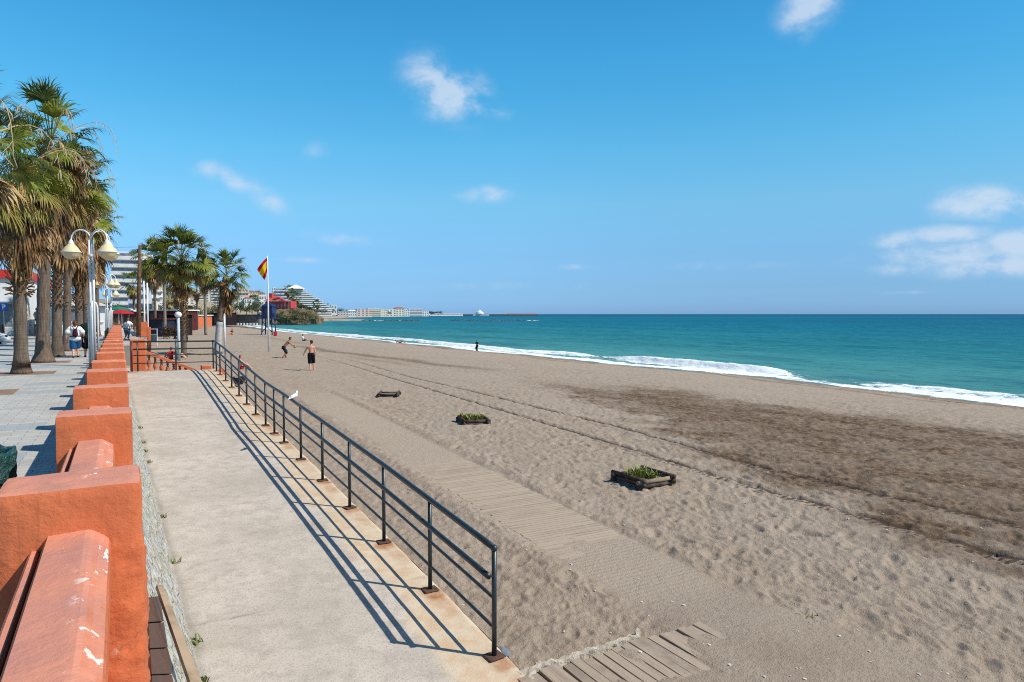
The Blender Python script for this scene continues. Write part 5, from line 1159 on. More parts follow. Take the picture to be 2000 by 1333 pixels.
p = far(357, 55.5); shrub('dry_shrub', 'dry brown shoots around the leafy beach palm trunk', (p[0]-.1, p[1]+1.2, -.4), (.5, .4, .8), PURP, 6, 500, .12)
# orange parapet pieces and gate further along
ow = thing('orange_wall', 'far stretch of orange parapet wall with balusters beyond the brown pole', 'wall', (2.4, 62, 0))
MB().bx(2.0, 2.3, 66, 66.5, -1.4, .9, bev=.02).build('pillar', ORANGE, ow); MB().bx(1.6, 2.2, 70, 70.6, 0, 1.3).build('pillar', ORANGE, ow)
for k in range(16): MB().lathe([(.06, .1), (.03, .2), (.08, .4), (.03, .7), (.06, .8)], (2.1 - k*.02, 71 + k*1.2, 0), 8).build('baluster', ORANGE, ow)
MB().bx(1.7, 2.2, 70.6, 90, .8, 1.0).build('coping_beam', ORANGE, ow); MB().bx(-.44, .1, 66.5, 69.5, 0, 1.15).build('end_block', ORANGE, ow)
p = far(297, 72); lb = thing('litter_bin', 'dark litter bin in a white frame beside the navy kiosk', 'litter bin', (p[0], p[1], -.95), rz=-yaw); lb.scale = (1.35, 1.35, 1.2)
MB().lathe([(.24, 0), (.30, .05), (.33, .62), (.34, .66)], (0, 0, 0), 14).build('bin', simple('dark_teal_plastic', (.03, .06, .08), None, .5, .4, bump=0), lb, local=True)
for sx_ in (-1, 1): MB().tube([(sx_*.36, 0, -.9), (sx_*.36, 0, 1.15)], .03, 6).build('post', WPAINT, lb, local=True)
MB().bx(-.39, .39, -.03, .03, 1.12, 1.18).build('top_bar', WPAINT, lb, local=True); MB().bx(-.39, .39, -.04, .0, .64, .70).build('front_bar', WPAINT, lb, local=True); MB().bx(-.34, .34, .0, .02, .72, 1.1).build('sign_board', HUTB, lb, local=True)
p = at(467, 757, -1.35); b2_ = thing('litter_basket', 'dark bowl shaped litter basket on the sand behind the ramp railing', 'litter basket', (p[0], p[1], -1.33))
MB().lathe([(.02, .10), (.16, .12), (.30, .36), (.33, .46), (.30, .45), (.14, .2)], (0, 0, 0), 12).build('bowl', simple('black_plastic', (.015, .017, .02), None, .4, .4, bump=0), b2_, local=True); MB().tube([(0, 0, 0), (0, 0, .14)], .04, 8).build('foot', BLK, b2_, local=True)

# ------------------------------------------------------------------ near bin with bag, bottom left
p = (-.97, 6.60); bn = thing('street_litter_bin', 'slatted promenade litter bin lined with a dark green plastic bag', 'litter bin', (p[0]-.05, p[1]+.2, 0))
SLAT = simple('bin_slats', (.07, .045, .035), (.04, .03, .025), .7, .3, bump=.2); BAG = Mt('green_bin_bag', .28, .5); BAG.col(BAG.mix(BAG.rng(BAG.noise(7, 4, .6), .4, .7), (.012, .055, .055), (.02, .09, .09))); BAG.bump(BAG.noise(9, 5, .7, None, 1.5), .9, .05)
for k in range(20):
    a = 2*pi*k/20; MB().box((.235*cos(a), .235*sin(a), .42), (.052, .016, .76), rz=a + pi/2, bev=.004).build('slat', SLAT, bn, local=True)
v = []; n1, n2 = 10, 48; r = np.random.RandomState(4)
for i in range(n1):
    f = i/(n1-1)
    for j in range(n2):
        q = 2*pi*j/n2; rr_ = [.20, .215, .235, .262, .272, .268, .266, .27, .262, .268][i] + .008*math.sin(q*11 + i*.7) + .005*math.sin(q*17 + i); zz = [.62, .80, .90, .915, .88, .83, .78, .73, .69, .66][i] + .014*math.sin(q*5 + 1) + .01*math.sin(q*9+i)*(i > 5)
        v.append((rr_*cos(q), rr_*sin(q), zz))
mesh('bag', v, [(i*n2+j, i*n2+(j+1) % n2, (i+1)*n2+(j+1) % n2, (i+1)*n2+j) for i in range(n1-1) for j in range(n2)], BAG.m, bn, True, True)
MB().lathe([(.21, .60), (.01, .601)], (0, 0, 0), 24).build('liner_bottom', BAG.m, bn, local=True)

# ------------------------------------------------------------------ left of the promenade: car, fence, sign, buildings
CARW = simple('car_paint_white', (.72, .74, .76), None, .2, .6, bump=0); TYRE = simple('tyre_rubber', (.015, .015, .016), None, .8, .2, bump=0); RIM = simple('alloy', (.45, .46, .48), None, .3, .5, metal=.8, bump=0); GLS = simple('car_glass', (.015, .02, .025), None, .06, .8, bump=0)
p = at(18, 676, -.12); cr_ = thing('parked_car', 'white hatchback at the left edge, only its rounded nose in view', 'car', (p[0] - 2.15, p[1] + .6, -.12), rz=.0)
secs = [(-2.1, .35, .95, .70), (-2.0, .25, 1.05, .80), (-1.5, .22, 1.1, .86), (-.6, .22, 1.1, .88), (.7, .22, 1.02, .88), (1.4, .24, .92, .86), (1.85, .26, .78, .80), (2.08, .32, .62, .66), (2.13, .38, .52, .55)]
V = []; nr = 14
for (x_, zl, zh, hw_) in secs:
    for k in range(nr):
        q = 2*pi*k/nr; cx2 = abs(cos(q))**.5*np.sign(cos(q)); sz2 = abs(sin(q))**.5*np.sign(sin(q)); V.append((x_, hw_*cx2, (zl+zh)/2 + (zh-zl)/2*sz2))
m_ = MB(); m_.add(V, [(i*nr+k, i*nr+(k+1) % nr, (i+1)*nr+(k+1) % nr, (i+1)*nr+k) for i in range(len(secs)-1) for k in range(nr)] + [tuple(range(nr)), tuple(range((len(secs)-1)*nr, len(secs)*nr))]); m_.build('body', CARW, cr_, local=True, smooth=True)
MB().add([(-1.9, -.74, 1.0), (.95, -.74, .98), (.95, .74, .98), (-1.9, .74, 1.0), (-1.5, -.58, 1.45), (.1, -.58, 1.47), (.1, .58, 1.47), (-1.5, .58, 1.45)], [(0, 1, 5, 4), (1, 2, 6, 5), (2, 3, 7, 6), (3, 0, 4, 7)]).build('windows', GLS, cr_, local=True)
MB().add([(-1.52, -.60, 1.445), (.12, -.60, 1.465), (.12, .60, 1.465), (-1.52, .60, 1.445), (-1.4, -.5, 1.50), (0, -.5, 1.52), (0, .5, 1.52), (-1.4, .5, 1.50)], [(0, 1, 5, 4), (1, 2, 6, 5), (2, 3, 7, 6), (3, 0, 4, 7), (4, 5, 6, 7)]).build('roof', CARW, cr_, local=True)
for x_ in (-1.3, 1.3):
    for s_ in (-1, 1):
        w_ = MB().tube([(x_, s_*.70, .31), (x_, s_*.895, .31)], .31, 20).build('wheel', TYRE, cr_, local=True, smooth=False); MB().tube([(x_, s_*.88, .31), (x_, s_*.905, .31)], .19, 12).build('rim', RIM, w_, local=True)
for s_ in (-1, 1): MB().box((1.99, s_*.58, .66), (.16, .26, .13), rz=-s_*.3, bev=.03).build('headlight', GLS, cr_, local=True)
FEN = simple('black_iron', (.018, .018, .02), None, .5, .4, bump=0)
def fence(label, x, y0, y1, z, h=1.05, step=.14):
    root = thing('iron_fence', label, 'fence', (x, y0, z)); L_ = y1 - y0
    for zz in (.12, h): MB().bx(-.02, .02, 0, L_, zz - .02, zz + .02).build('rail', FEN, root, local=True)
    m_ = MB(); y_ = 0
    while y_ <= L_: m_.tube([(0, y_, .12), (0, y_, h)], .011, 4); y_ += step
    m_.build('bars', FEN, root, local=True)
    for k in range(int(L_/2.4)+1): MB().bx(-.03, .03, k*2.4-.03, k*2.4+.03, 0, h + .08).build('post', FEN, root, local=True)
    return root
fence('black iron bar fence along the far side of the road', -9.2, 52, 88, 0)
fence('black iron railing between the palm row and the white kiosk', -6.6, 74, 92, 0)
fence('low dark fence panels beside the base of the farther lamps', -.75, 46, 60, 0, .95, .25)
p = far(3, 56); sg = thing('road_sign', 'blue and white square parking sign at the left edge', 'sign', (p[0]+.15, p[1], 0), rz=-.1)
MB().tube([(0, 0, 0), (0, 0, 3.0)], .035, 8).build('post', RIM, sg, local=True); pn = MB().box((0, -.05, 2.6), (.62, .03, .62), bev=.01).build('panel', simple('sign_blue', (.02, .13, .50), None, .4, .4, bump=0), sg, local=True)
MB().box((-.05, -.075, 2.6), (.08, .008, .42)).add([(-.01, -.075, 2.81), (.12, -.075, 2.78), (.16, -.075, 2.66), (.10, -.075, 2.56), (-.01, -.075, 2.56), (-.01, -.075, 2.62), (.06, -.075, 2.64), (.07, -.075, 2.70), (-.01, -.075, 2.74)], [tuple(range(9))]).build('symbol', WPAINT, pn, local=True)
p = far(66, 34); tag(MB().tube([(p[0], p[1]+3, 0), (p[0], p[1]+3, 2.9)], .035, 8).build('sign_post', RIM), 'thin grey metal post between the first two palm trunks', 'post')
# person standing on a raised place behind the trunks
p = far(71.5, 60); figure('person in pale shirt and dark trousers standing on the raised terrace behind the palm trunks', (p[0], p[1], .75), -.9, dict(WSTAND), [('tshirt', GREYC, .02), ('trousers', NAVY, .02)], SKIN_M, HAIR_D, 1.05, .02)
tr2 = MB().bx(-16.5, -9.4, 60, 73, -.1, .74); tag(tr2.build('raised_terrace', simple('terrace_render', (.42, .38, .32), (.33, .30, .26), .9, .2, scale=1, bump=.2, co='World')), 'low raised rendered terrace behind the black fence', 'terrace')
WALLW = simple('white_render', (.74, .74, .73), (.66, .66, .65), .9, .2, scale=.6, bump=.1, co='World'); WALLC = simple('cream_render', (.78, .72, .60), (.72, .65, .53), .9, .2, scale=.1, bump=0, co='World'); WALLP = simple('pink_render', (.66, .53, .46), (.60, .48, .42), .9, .2, scale=.1, bump=0, co='World'); WALLB = simple('painted_shade_render', (.52, .58, .66), (.46, .52, .6), .9, .2, scale=.1, bump=0, co='World')  # WALLB is white render with bluish shade put into its colour
ROOFG = simple('grey_roof', (.17, .18, .19), (.13, .135, .14), .8, .3, scale=2, bump=.2, co='World'); ROOFT = simple('terracotta_roof', (.42, .16, .08), (.34, .13, .07), .9, .2, scale=.4, bump=0, co='World'); REDF = simple('red_fascia', (.55, .035, .03), (.45, .03, .03), .6, .3, bump=0); REDH = simple('red_house_wall', (.52, .07, .08), (.42, .05, .06), .9, .2, scale=.1, bump=0, co='World'); WIN = simple('shaded_opening', (.13, .155, .19), (.24, .26, .29), .3, .5, scale=.5, bump=0, co='World')
kk = thing('kiosk', 'white promenade kiosk with grey gabled roof behind the second lamp', 'kiosk', (-3.5, 79, 0))
MB().bx(-2.6, 2.55, -3.4, 3.4, 0, 2.75).build('wall', WALLW, kk, local=True)
MB().prism([(-3.0, 2.7), (2.95, 2.7), (0, 3.95)], 'y', -3.8, 3.8).build('roof', ROOFG, kk, local=True)
MB().prism([(-2.75, 2.78), (2.7, 2.78), (0, 3.84)], 'y', -3.83, -3.79).build('gable', WALLW, kk, local=True)
MB().bx(-1.9, 1.9, -3.43, -3.38, 1.35, 2.45).build('window', WIN, kk, local=True); MB().bx(2.54, 2.58, -1.2, .6, 0, 2.1).build('door', WIN, kk, local=True)
MB().bx(-2.2, 2.2, -3.55, -3.40, 1.22, 1.30).build('sill', WALLW, kk, local=True)
rs_ = thing('restaurant', 'long white single storey restaurant with a red fascia behind the palm trunks', 'restaurant', (-13, 88, 0), rz=0)
MB().bx(-5, 5.6, -10, 14, 0, 5.3).build('wall', WALLW, rs_, local=True); MB().bx(-5.2, 5.8, -10.3, 14.2, 5.3, 6.1).build('fascia', REDF, rs_, local=True)
for k in range(3): MB().bx(-4.2 + 3.2*k, -2.0 + 3.2*k, -10.04, -9.98, .9, 2.9).build('window', WIN, rs_, local=True)
MB().bx(-5, 5.2, -12.2, -10.05, 3.0, 3.12).build('awning', ROOFG, rs_, local=True)
p = far(28, 84); shop, _, _ = boxhut('shop', 'low white shop with a pale front left of the first palm trunk', -40, 44, 592, 84, 0, 8, WALLW, ROOFG)
def umbrella(label, p, h, r_, mat, zb_=0):
    u = thing('parasol', label, 'parasol', (p[0], p[1], zb_), 'café parasols beyond the kiosk'); MB().tube([(0, 0, 0), (0, 0, h)], .04, 6).build('pole', WPAINT, u, local=True)
    MB().lathe([(r_, h - .55), (r_*.98, h - .42), (r_*.45, h - .12), (.02, h + .03)], (0, 0, 0), 8).build('canopy', mat, u, local=True)
umbrella('green café parasol beyond the kiosk corner', far(232, 96), 3.1, 1.5, GRN); umbrella('red café parasol nearest the promenade wall beyond the kiosk', far(238, 88), 2.6, 1.4, REDC); umbrella('red café parasol left of the brown wooden pole', far(252, 100), 2.5, 1.6, REDC); umbrella('white café parasol behind the red ones', far(246, 112), 3.0, 1.5, WALLW)
p = far(248, 108); cf = thing('cafe_terrace', 'timber café terrace with dark counter at the end of the promenade wall', 'café', (p[0], p[1], 0), rz=-yaw*.3)
MB().bx(-2.2, 1.6, 0, 5, 0, 2.2).build('counter', simple('dark_timber', (.10, .055, .035), (.05, .03, .02), .8, .2, scale=2, bump=.2, co='World'), cf, local=True); MB().bx(-2.5, 2.0, -.3, 5.2, 2.2, 2.4).build('roof', simple('awning_yellow', (.55, .42, .22), (.5, .36, .18), .8, .2, bump=0), cf, local=True)

# ------------------------------------------------------------------ far buildings
def block(name, label, px0, px1, pyt, t, floors, mat, depth=12, zb_=None, rows=None, step=0.0, roof=None, cat='building', win=WIN, bal=True, group=None, bays=0):
    a, b = far(px0, t), far(px1, t); c_ = (a + b)/2; w_ = (px1 - px0)/F*t; zt = zat(pyt, t); cy = c_ + D0*depth/2
    if zb_ is None: zb_ = float(hillz(np.array(c_[0]), np.array(c_[1]))) - 1.5
    zb_ = min(zb_, zt - 3); root = thing(name, label, cat, (cy[0], cy[1], zb_), group, rz=-yaw + .38); H = zt - zb_; fh = (H - 0.8)/floors
    if step == 0: MB().bx(-w_/2, w_/2, -depth/2, depth/2, 0, H).build('wall', mat, root, local=True)
    for k in range(floors):
        xr_ = w_/2 - step*w_*k/floors; z0_ = .6 + k*fh
        if step: MB().bx(-w_/2, xr_, -depth/2, depth/2, z0_ - .6 if k == 0 else z0_, z0_ + fh).build('storey', mat, root, local=True)
        if bays:
            for q in range(bays):
                xa = -w_/2 + w_*(q + .25)/bays; MB().bx(xa, xa + w_*.5/bays, -depth/2 - .06, -depth/2 + .1, z0_ + fh*.30, z0_ + fh*.82).build('window', win, root, local=True)
        else: MB().bx(-w_/2 + w_*.04, xr_ - w_*.008, -depth/2 - .06, -depth/2 + .1, z0_ + fh*.50, z0_ + fh*.84).build('window', win, root, local=True)
        if bal: MB().bx(-w_/2 + w_*.01, xr_ + w_*.004, -depth/2 - 1.3, -depth/2 - .05, z0_ - .12, z0_ + fh*.40).build('balcony', mat, root, local=True)
    if roof:
        MB().add([(-w_/2-.4, -depth/2-.4, H), (w_/2+.4, -depth/2-.4, H), (w_/2+.4, depth/2+.4, H), (-w_/2-.4, depth/2+.4, H), (-w_*.25, 0, H + w_*.12 + .5), (w_*.25, 0, H + w_*.12+.5)], [(0, 1, 5, 4), (1, 2, 5), (2, 3, 4, 5), (3, 0, 4), (0, 3, 2, 1)]).build('roof', roof, root, local=True)
    return root
bk = block('apartment_building', 'tall white terraced apartment building rising behind the lamp globes', 205, 262, 492, 250, 9, WALLW, 16, -.5)
block('apartment_building', 'stepped right wing of the white apartments, balconies partly behind palm fronds', 258, 300, 498, 262, 9, WALLW, 16, -.5, step=.45)
block('apartment_building', 'lower white building with shade painted blue on its front below the terraced apartments', 236, 268, 556, 190, 4, WALLB, 12, -.5)
block('apartment_building', 'ochre three storey building glimpsed left of the brown pole', 264, 280, 588, 150, 2, WALLC, 10, -.5, bal=False, bays=2)
block('apartment_building', 'white balconied building seen between the two nearest beach palms', 374, 398, 566, 420, 7, WALLW, 14)
block('apartment_building', 'white balconied building directly left of the whitewashed palm', 405, 428, 563, 450, 8, WALLW, 14)
block('apartment_building', 'cream building glimpsed behind the leafy beach palm trunk', 326, 368, 582, 330, 4, WALLC, 12, bays=5, bal=False)
HG = 'houses on the far hillside'
block('hillside_house', 'white house with terracotta top right of the whitewashed palm', 461, 480, 565, 620, 3, WALLP, 14, roof=None, group=HG, bays=3)
for i, (a, b, y_, t, m_, rf, lb) in enumerate([(480, 492, 570, 640, WALLC, ROOFT, 'left house of the terracotta roofed row on the skyline'), (492, 503, 570, 650, WALLP, ROOFT, 'middle house of the terracotta roofed row on the skyline'), (503, 513, 573, 655, WALLC, ROOFT, 'right house of the terracotta roofed row on the skyline'),
        (461, 472, 580, 560, WALLW, None, 'white flat roofed house lowest left on the hillside'), (472, 486, 583, 550, WALLW, ROOFT, 'white house with pinkish roof in the middle of the hillside'), (487, 500, 579, 570, WALLW, None, 'white flat roofed house right of the pinkish roof'), (501, 515, 577, 560, WALLW, None, 'white house just left of the red restaurant'), (440, 460, 590, 520, WALLW, None, 'white house half hidden by trees at the left end of the hillside')]):
    block('hillside_house', lb, a, b, y_, t, 2 if rf else 3, m_, 12, roof=rf, group=HG, bays=3, bal=False)
block('apartment_building', 'tall white block with shade painted blue on its balconies left of the stepped hotel', 532, 556, 563, 600, 7, WALLB, 16)
block('stair_tower', 'narrow plain white stair tower on the left of the balconied block', 528, 533, 562, 598, 7, WALLW, 14, cat='tower', bal=False, bays=1)
h_ = block('stepped_hotel', 'white hotel stepping down the slope like a pyramid above the bay', 560, 650, 560, 640, 12, WALLW, 10, step=.80)
MB().add([(-30, -12, 42), (-14, -12, 42), (-18, 0, 42), (-28, 0, 42), (-22, -8, 46)], [(0, 1, 4), (1, 2, 4), (2, 3, 4), (3, 0, 4)]).build('sail_roof', WALLC, h_, local=True).location = (8, 2, -float(h_.location[2]) - 16.5)
block('seaside_villa', 'white villa on the slope at the foot of the stepped hotel', 643, 654, 596, 760, 2, WALLW, 12, bays=2, bal=False, group='white villas at the headland')
block('seaside_villa', 'white terraces below the stepped hotel near the water', 600, 640, 603, 560, 3, WALLW, 16, bal=True, group='white villas at the headland')
block('seaside_villa', 'low pinkish white houses on the shore left of the marina', 655, 676, 609, 800, 2, WALLP, 14, bays=4, bal=False, group='white villas at the headland')
block('seaside_villa', 'low white houses with a pointed roof on the shore left of the marina', 676, 692, 608, 860, 2, WALLW, 14, bays=4, bal=False, group='white villas at the headland', roof=WALLW)
MG = 'marina buildings across the bay'
for (a, b, y_, t, f_, m_, rf, lb) in [(693, 716, 604, 1150, 4, WALLP, None, 'leftmost long pinkish marina building'), (714, 740, 603, 1180, 4, WALLC, None, 'pale yellow marina building left of the lower cream one'), (740, 752, 605, 1200, 3, WALLC, None, 'lower cream marina building left of the arcade'), (750, 770, 604.5, 1220, 4, WALLC, None, 'cream marina building with dark arcades'), (769, 786, 602.5, 1260, 4, WALLC, ROOFT, 'yellow marina building with the highest roof'), (785, 796, 605, 1300, 3, WALLW, None, 'white marina building just right of the yellow one'),
        (795, 822, 603.5, 1340, 5, WALLW, None, 'broad white marina hotel with curved balconies'), (821, 834, 608, 1380, 3, WALLW, None, 'white marina building stepping down at the right end'), (834, 902, 612.3, 1500, 1, WALLW, None, 'long low white quay building right of the marina hotel')]:
    block('marina_building', lb, a, b, y_, t, f_, m_, 20, -2.6, roof=rf, group=MG, bays=(0 if (b - a) > 25 else 3), bal=(b - a) > 25)
ma = thing('harbour_office', 'small white domed harbour building at the root of the breakwater', 'building', tuple(far(938, 1900) + V3(0, 0, -4.6)), rz=-yaw)
MB().bx(-20, 24, -8, 8, 0, 6).build('wall', WALLW, ma, local=True); MB().lathe([(12, 6), (10, 10), (5, 13), (1, 17)], (-2, 0, 0), 12).build('dome', WALLW, ma, local=True)
ROCKM = simple('dark_rock', (.10, .085, .075), (.055, .048, .044), .9, .3, scale=.8, bump=.5, co='World', bd=.2); PINKQ = simple('pink_quay', (.40, .28, .25), (.33, .24, .22), .9, .2, scale=.02, bump=0, co='World')
def strip(name, label, px0, px1, t0, t1, z0, z1, wd, mat, cat, kind=None):
    a, b = far(px0, t0), far(px1, t1); d = (b - a); n_ = V3(-d[1], d[0], 0)/np.linalg.norm(d[:2])*wd/2; m_ = MB()
    P = [a - n_, b - n_, b + n_, a + n_]; m_.prism([(q[0], q[1]) for q in P], 'z', z0, z1); return tag(m_.build(name, mat), label, cat, None, kind)
strip('breakwater', 'long low rocky breakwater running out from the marina to the right', 900, 1046, 2000, 2100, -3.5, 1.0, 30, ROCKM, 'breakwater')
strip('quay_wall', 'pinkish quay wall on top of the far breakwater', 992, 1046, 2080, 2100, 1.0, 3.6, 10, PINKQ, 'quay')
# rocks awash beyond the spit
r = np.random.RandomState(9)
for (name, label, px0, px1, py, n_) in (('reef_rocks', 'chain of dark rocks awash off the tip of the sand spit', 705, 820, 626.8, 46), ('reef_rocks', 'scattered low rocks with foam far out in the bay', 880, 1055, 626.4, 40)):
    m_ = MB(); m2 = MB()
    for i in range(n_):
        q = at(px0 + (px1-px0)*(i + r.rand())/n_, py + r.randn()*.25, -3.0); s_ = 1.0 + 1.8*r.rand(); m_.lathe([(s_, -.6), (s_*.9, .0), (s_*.5, .30 + .5*r.rand()), (.1, .45)], (q[0], q[1], -3.0), 7)
        if r.rand() < .16: m2.lathe([(s_*.9, 0), (s_*.5, .25), (.1, .3)], (q[0]-1.5, q[1]-1.5, -3.0), 8)
    tag(m_.build(name, ROCKM), label, 'rocks', None, 'stuff'); tag(m2.build('white_water', simple('foam_white', (.8, .83, .84), None, .9, .1, bump=0)), 'small patches of foam around the far rocks', 'foam', None, 'stuff')
# red restaurant on its rocky knoll
rh = thing('red_restaurant', 'red walled seaside restaurant with red tower roof on a rocky knoll', 'restaurant', tuple(far(541, 330) + V3(0, 0, zat(606, 330) - 2)), rz=-yaw)
u_ = 330/F; z607 = zat(606, 330)
MB().bx(-22*u_, 27*u_, 0, 9, 0, (606-588)*u_).build('wall', REDH, rh, local=True)
MB().add([(-24*u_, -1, 18*u_), (12*u_, -1, 18*u_), (12*u_, 9, 18*u_), (-24*u_, 9, 18*u_), (-14*u_, 4, 29*u_), (-2*u_, 4, 27*u_)], [(0, 1, 5, 4), (1, 2, 5), (2, 3, 4, 5), (3, 0, 4)]).build('roof', simple('red_tile_roof', (.50, .085, .07), (.42, .07, .06), .9, .2, scale=.5, bump=0, co='World'), rh, local=True)
MB().bx(-20*u_, -12*u_, 2, 5, 18*u_, 33*u_).build('tower', REDH, rh, local=True)
MB().bx(-24*u_, 29*u_, -1.0, -.6, 17*u_, 18*u_).build('gutter', WALLW, rh, local=True)
for k in range(7): MB().bx((-18 + 6.4*k)*u_, (-15.2 + 6.4*k)*u_, -.08, .05, 4*u_, 12*u_).build('window', WIN, rh, local=True)
BRUSH = leafmat('dry_brush', (.14, .125, .05), (.07, .08, .03), .05); OLIVE = leafmat('olive_leaf', (.070, .095, .030), (.115, .125, .045), .1); DGREEN = leafmat('dark_green_leaf', (.030, .055, .020), (.060, .080, .030), .1); TRUNK = simple('tree_bark', (.11, .085, .065), (.07, .055, .04), .95, .1, bump=.2)
kn = thing('rocky_knoll', 'brown rocky knoll with dry brush below the red restaurant', 'knoll', tuple(far(572, 322) + V3(0, 0, -4.6)))
m_ = MB(); n1, n2 = 10, 26; V = []
for i in range(n1+1):
    ph = pi/2*i/n1
    for j in range(n2):
        q = 2*pi*j/n2; k_ = 1 + .55*(float(fbm(np.array([cos(q)*4+5]), np.array([sin(q)*4+ph*5]), 77, 4)[0]) - .45); V.append((12*sin(ph)*cos(q)*k_, 11*sin(ph)*sin(q)*k_, 6.6*cos(ph)**.6*k_))
m_.add(V, [(i*n2+j, i*n2+(j+1) % n2, (i+1)*n2+(j+1) % n2, (i+1)*n2+j) for i in range(n1) for j in range(n2)]); m_.build('rock', simple('knoll_earth', (.20, .14, .09), (.075, .07, .035), .95, .1, scale=.4, bump=.6, co='World', bd=.4), kn, local=True)
def tree(label, px, py_top, t, wpx, mat, seed, zb_=None, group='trees behind the far beach', n=420, name='broadleaf_tree'):
    p = far(px, t); zt = zat(py_top, t)
    if zb_ is None: zb_ = float(hillz(p[0], p[1])) if p[1] > 245 else -1.2
    zb_ = min(zb_, zt - 3); H = zt - zb_; w_ = wpx/F*t/2; r = np.random.RandomState(seed); root = thing(name, label, 'tree', (p[0], p[1], zb_), group)
    MB().tube([(0, 0, 0), (.1*w_, 0, H*.35), (0, 0, H*.65)], [.06*H*.5+.1, .05*H*.5, .03], 6).build('trunk', TRUNK, root, local=True)
    m_ = MB(); cl = [V3(r.uniform(-.75, .75)*w_, r.uniform(-.75, .75)*w_, H*(.42 + .45*r.rand())) for _ in range(11)]; ls = max(.28, w_*.16)
    for i in range(n):
        c_ = cl[r.randint(len(cl))]; q = c_ + r.randn(3)*V3(w_*.22, w_*.22, H*.09); q[2] = min(q[2], H*1.02); a = r.randn(3); a /= np.linalg.norm(a); b = np.cross(a, r.randn(3)); b /= np.linalg.norm(b)
        m_.add([q - a*ls*.5, q + b*ls*.4, q + a*ls*.6, q - b*ls*.4], [(0, 1, 2, 3)])
    m_.build('crown', mat, root, local=True); return root
TL = [(447, 592, 235, 20, OLIVE), (460, 595, 240, 18, DGREEN), (470, 588, 250, 16, OLIVE), (481, 598, 240, 18, OLIVE), (492, 596, 245, 18, DGREEN), (503, 590, 250, 16, OLIVE), (432, 598, 225, 18, OLIVE), (415, 596, 220, 20, DGREEN), (395, 598, 210, 22, OLIVE), (376, 594, 200, 20, DGREEN), (352, 590, 190, 24, OLIVE), (335, 596, 180, 20, OLIVE), (316, 585, 170, 24, DGREEN), (300, 592, 160, 20, OLIVE), (284, 598, 150, 16, DGREEN), (513, 600, 300, 14, DGREEN),
      (574, 585, 360, 20, DGREEN), (588, 592, 370, 22, OLIVE), (560, 592, 350, 16, DGREEN), (604, 598, 420, 20, DGREEN), (616, 602, 430, 16, OLIVE), (630, 603, 520, 16, DGREEN), (645, 604, 600, 18, OLIVE), (660, 602, 820, 14, DGREEN), (672, 603, 850, 14, OLIVE), (684, 604, 900, 10, DGREEN), (843, 608.5, 1400, 16, DGREEN), (856, 608, 1420, 12, DGREEN), (508, 565, 640, 8, OLIVE), (470, 575, 600, 10, DGREEN), (546, 566, 590, 8, DGREEN), (639, 592, 700, 8, DGREEN), (760, 607, 1190, 8, DGREEN), (425, 578, 300, 12, OLIVE),
      (18, 560, 120, 60, DGREEN), (52, 575, 130, 40, OLIVE), (-30, 570, 110, 60, OLIVE), (225, 590, 170, 20, DGREEN), (238, 604, 140, 16, OLIVE)]
WHERE = {OLIVE.name: 'olive', DGREEN.name: 'dark green'}
NEAR = ['left part of the grove behind the beach bar', 'second from the left in the grove behind the beach bar', 'third in the grove behind the beach bar', 'fourth in the grove behind the beach bar', 'fifth in the grove behind the beach bar', 'right end of the grove, left of the red restaurant', 'right behind the whitewashed palm trunk', 'just left of the whitewashed palm trunk', 'under the tall slim beach palm', 'just right of the leafy beach palm trunk', 'just left of the leafy beach palm trunk', 'between the pale trunk and the leafy palm', 'behind the pale trunked palm', 'behind the dark skirted palm', 'beside the two slim white poles', 'at the left wall of the red restaurant',
        'behind the right end of the red restaurant', 'below the stepped hotel at the knoll', 'over the red restaurant roof', 'on the shore right of the knoll', 'on the shore, second right of the knoll', 'by the white terraces near the water', 'at the right foot of the white terraces', 'left above the pinkish shore houses', 'above the white pointed roof by the shore', 'at the left end of the marina', 'behind the low white quay', 'at the right end of the low white quay trees', 'on the skyline right of the terracotta row', 'between the hillside houses', 'in front of the tall block with shade painted blue on its balconies', 'on the lower steps of the stepped hotel', 'between the cream marina buildings', 'above the roofs beside the whitewashed palm crown',
        'at the left edge above the road sign', 'between the sign and the first palm trunk', 'outside the left edge behind the shop', 'beneath the terraced apartments beside the lamps', 'over the café parasols']
for i, (px, pt, t, w_, mt) in enumerate(TL): tree('%s tree crown %s' % (WHERE[mt.name], NEAR[i]), px, pt, t, w_*1.25, mt, 500+i, n=520 if t < 400 else 260)
BW_ = ['highest left', 'highest middle', 'highest right', 'upper left', 'upper middle', 'upper right', 'lower left', 'lower middle', 'lower right', 'lowest left', 'lowest middle', 'lowest right', 'outermost left', 'outermost right']
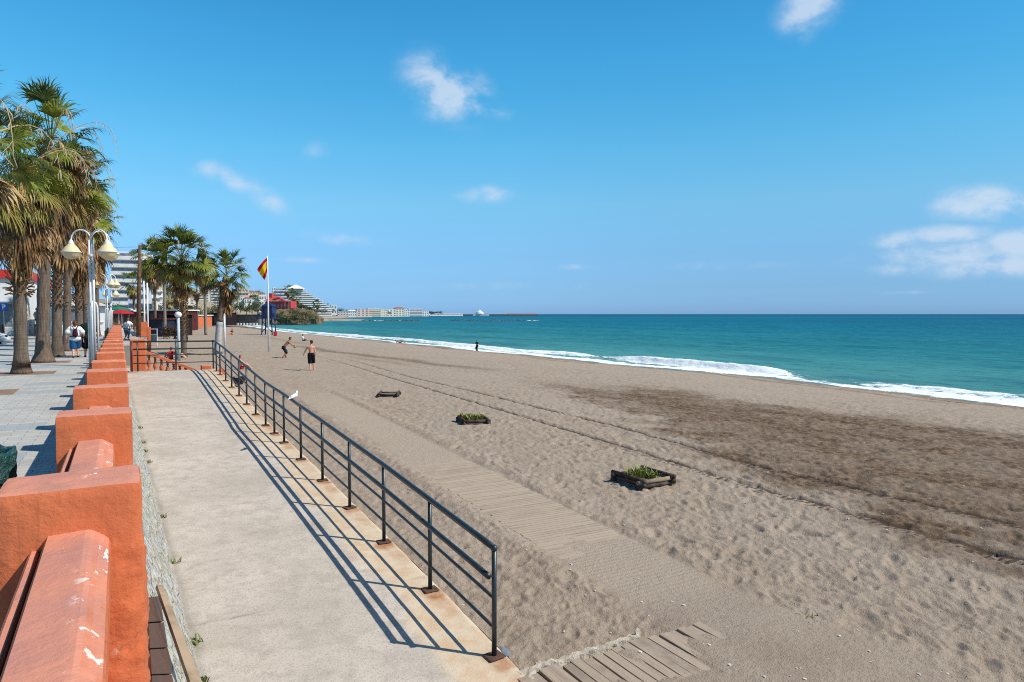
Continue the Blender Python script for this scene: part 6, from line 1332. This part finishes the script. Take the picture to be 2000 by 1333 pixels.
for i, (px, pt, t, w_, zb_) in enumerate([(548, 604, 324, 20, 1.6), (566, 602, 324, 22, 2.6), (588, 603, 323, 22, 2.0), (542, 607, 318, 20, 0), (572, 606, 316, 24, 1.2), (598, 607, 317, 20, .4), (552, 610, 313, 20, -.6), (578, 610, 312, 22, -.2), (603, 611, 314, 18, -1), (561, 614, 310, 18, -2), (585, 614, 310, 18, -2), (606, 614, 312, 16, -2.2), (532, 610, 320, 18, -1.2), (614, 612, 318, 16, -2)]):
    tree('dry brown brush clump on the knoll, %s' % BW_[i], px, pt, t, w_, BRUSH if i % 3 else OLIVE, 700+i, zb_=zb_, group='brush on the knoll', n=300, name='dry_bush')
# beach restaurants beside the grove
bh, w_, h_ = boxhut('beach_restaurant', 'dark maroon beach restaurant left of the whitewashed palm at the far sand edge', 404, 442, 611, 215, -1.6, 8, HUTD, MAROON, cat='restaurant', openf=True)
bh, w_, h_ = boxhut('thatched_bar', 'long grey thatched beach bar with white furniture at the far sand edge', 450, 506, 614.5, 225, -1.7, 7, simple('bar_shade', (.10, .09, .08), (.2, .19, .18), .9, .1, scale=2, bump=0, co='World'), simple('thatch', (.20, .19, .16), (.14, .13, .11), .95, .1, scale=3, bump=.4, co='World'), cat='bar', over=1.0)
for k in range(9):
    MB().bx(-w_/2 + w_*(k+.3)/9, -w_/2 + w_*(k+.3)/9 + .5, -4.6, -4.1, 0, .8).build('white_table', WALLW, bh, local=True)
boxhut('beach_restaurant', 'low red and white beach café under the palms left of the leafy palm', 290, 345, 605, 120, -1.0, 8, MAROON, WALLW, cat='restaurant', openf=True)
boxhut('beach_restaurant', 'orange walled beach café right of the leafy beach palm', 371, 386, 615.5, 170, -1.3, 8, ORANGE, WALLW, cat='restaurant')
# pillars' little debris on the sand
SH_ = simple('pale_shell', (.7, .66, .6), None, .7, bump=0); r = np.random.RandomState(77); m_ = MB()
for i in range(420):
    a_ = r.uniform(rad(8), rad(66)); d_ = 4.5*math.exp(r.rand()*1.9); x_, y_ = d_*sin(a_), d_*cos(a_)
    if x_ < 3.3: continue
    s_ = .006 + .010*r.rand()**3; m_.box((x_, y_, sandz(x_, y_) + s_*.3), (s_*2, s_*1.6, s_), rz=r.rand()*3)
tag(m_.build('shell_fragments', SH_), 'tiny pale shell and pebble fragments scattered over the sand', 'shells', None, 'stuff')
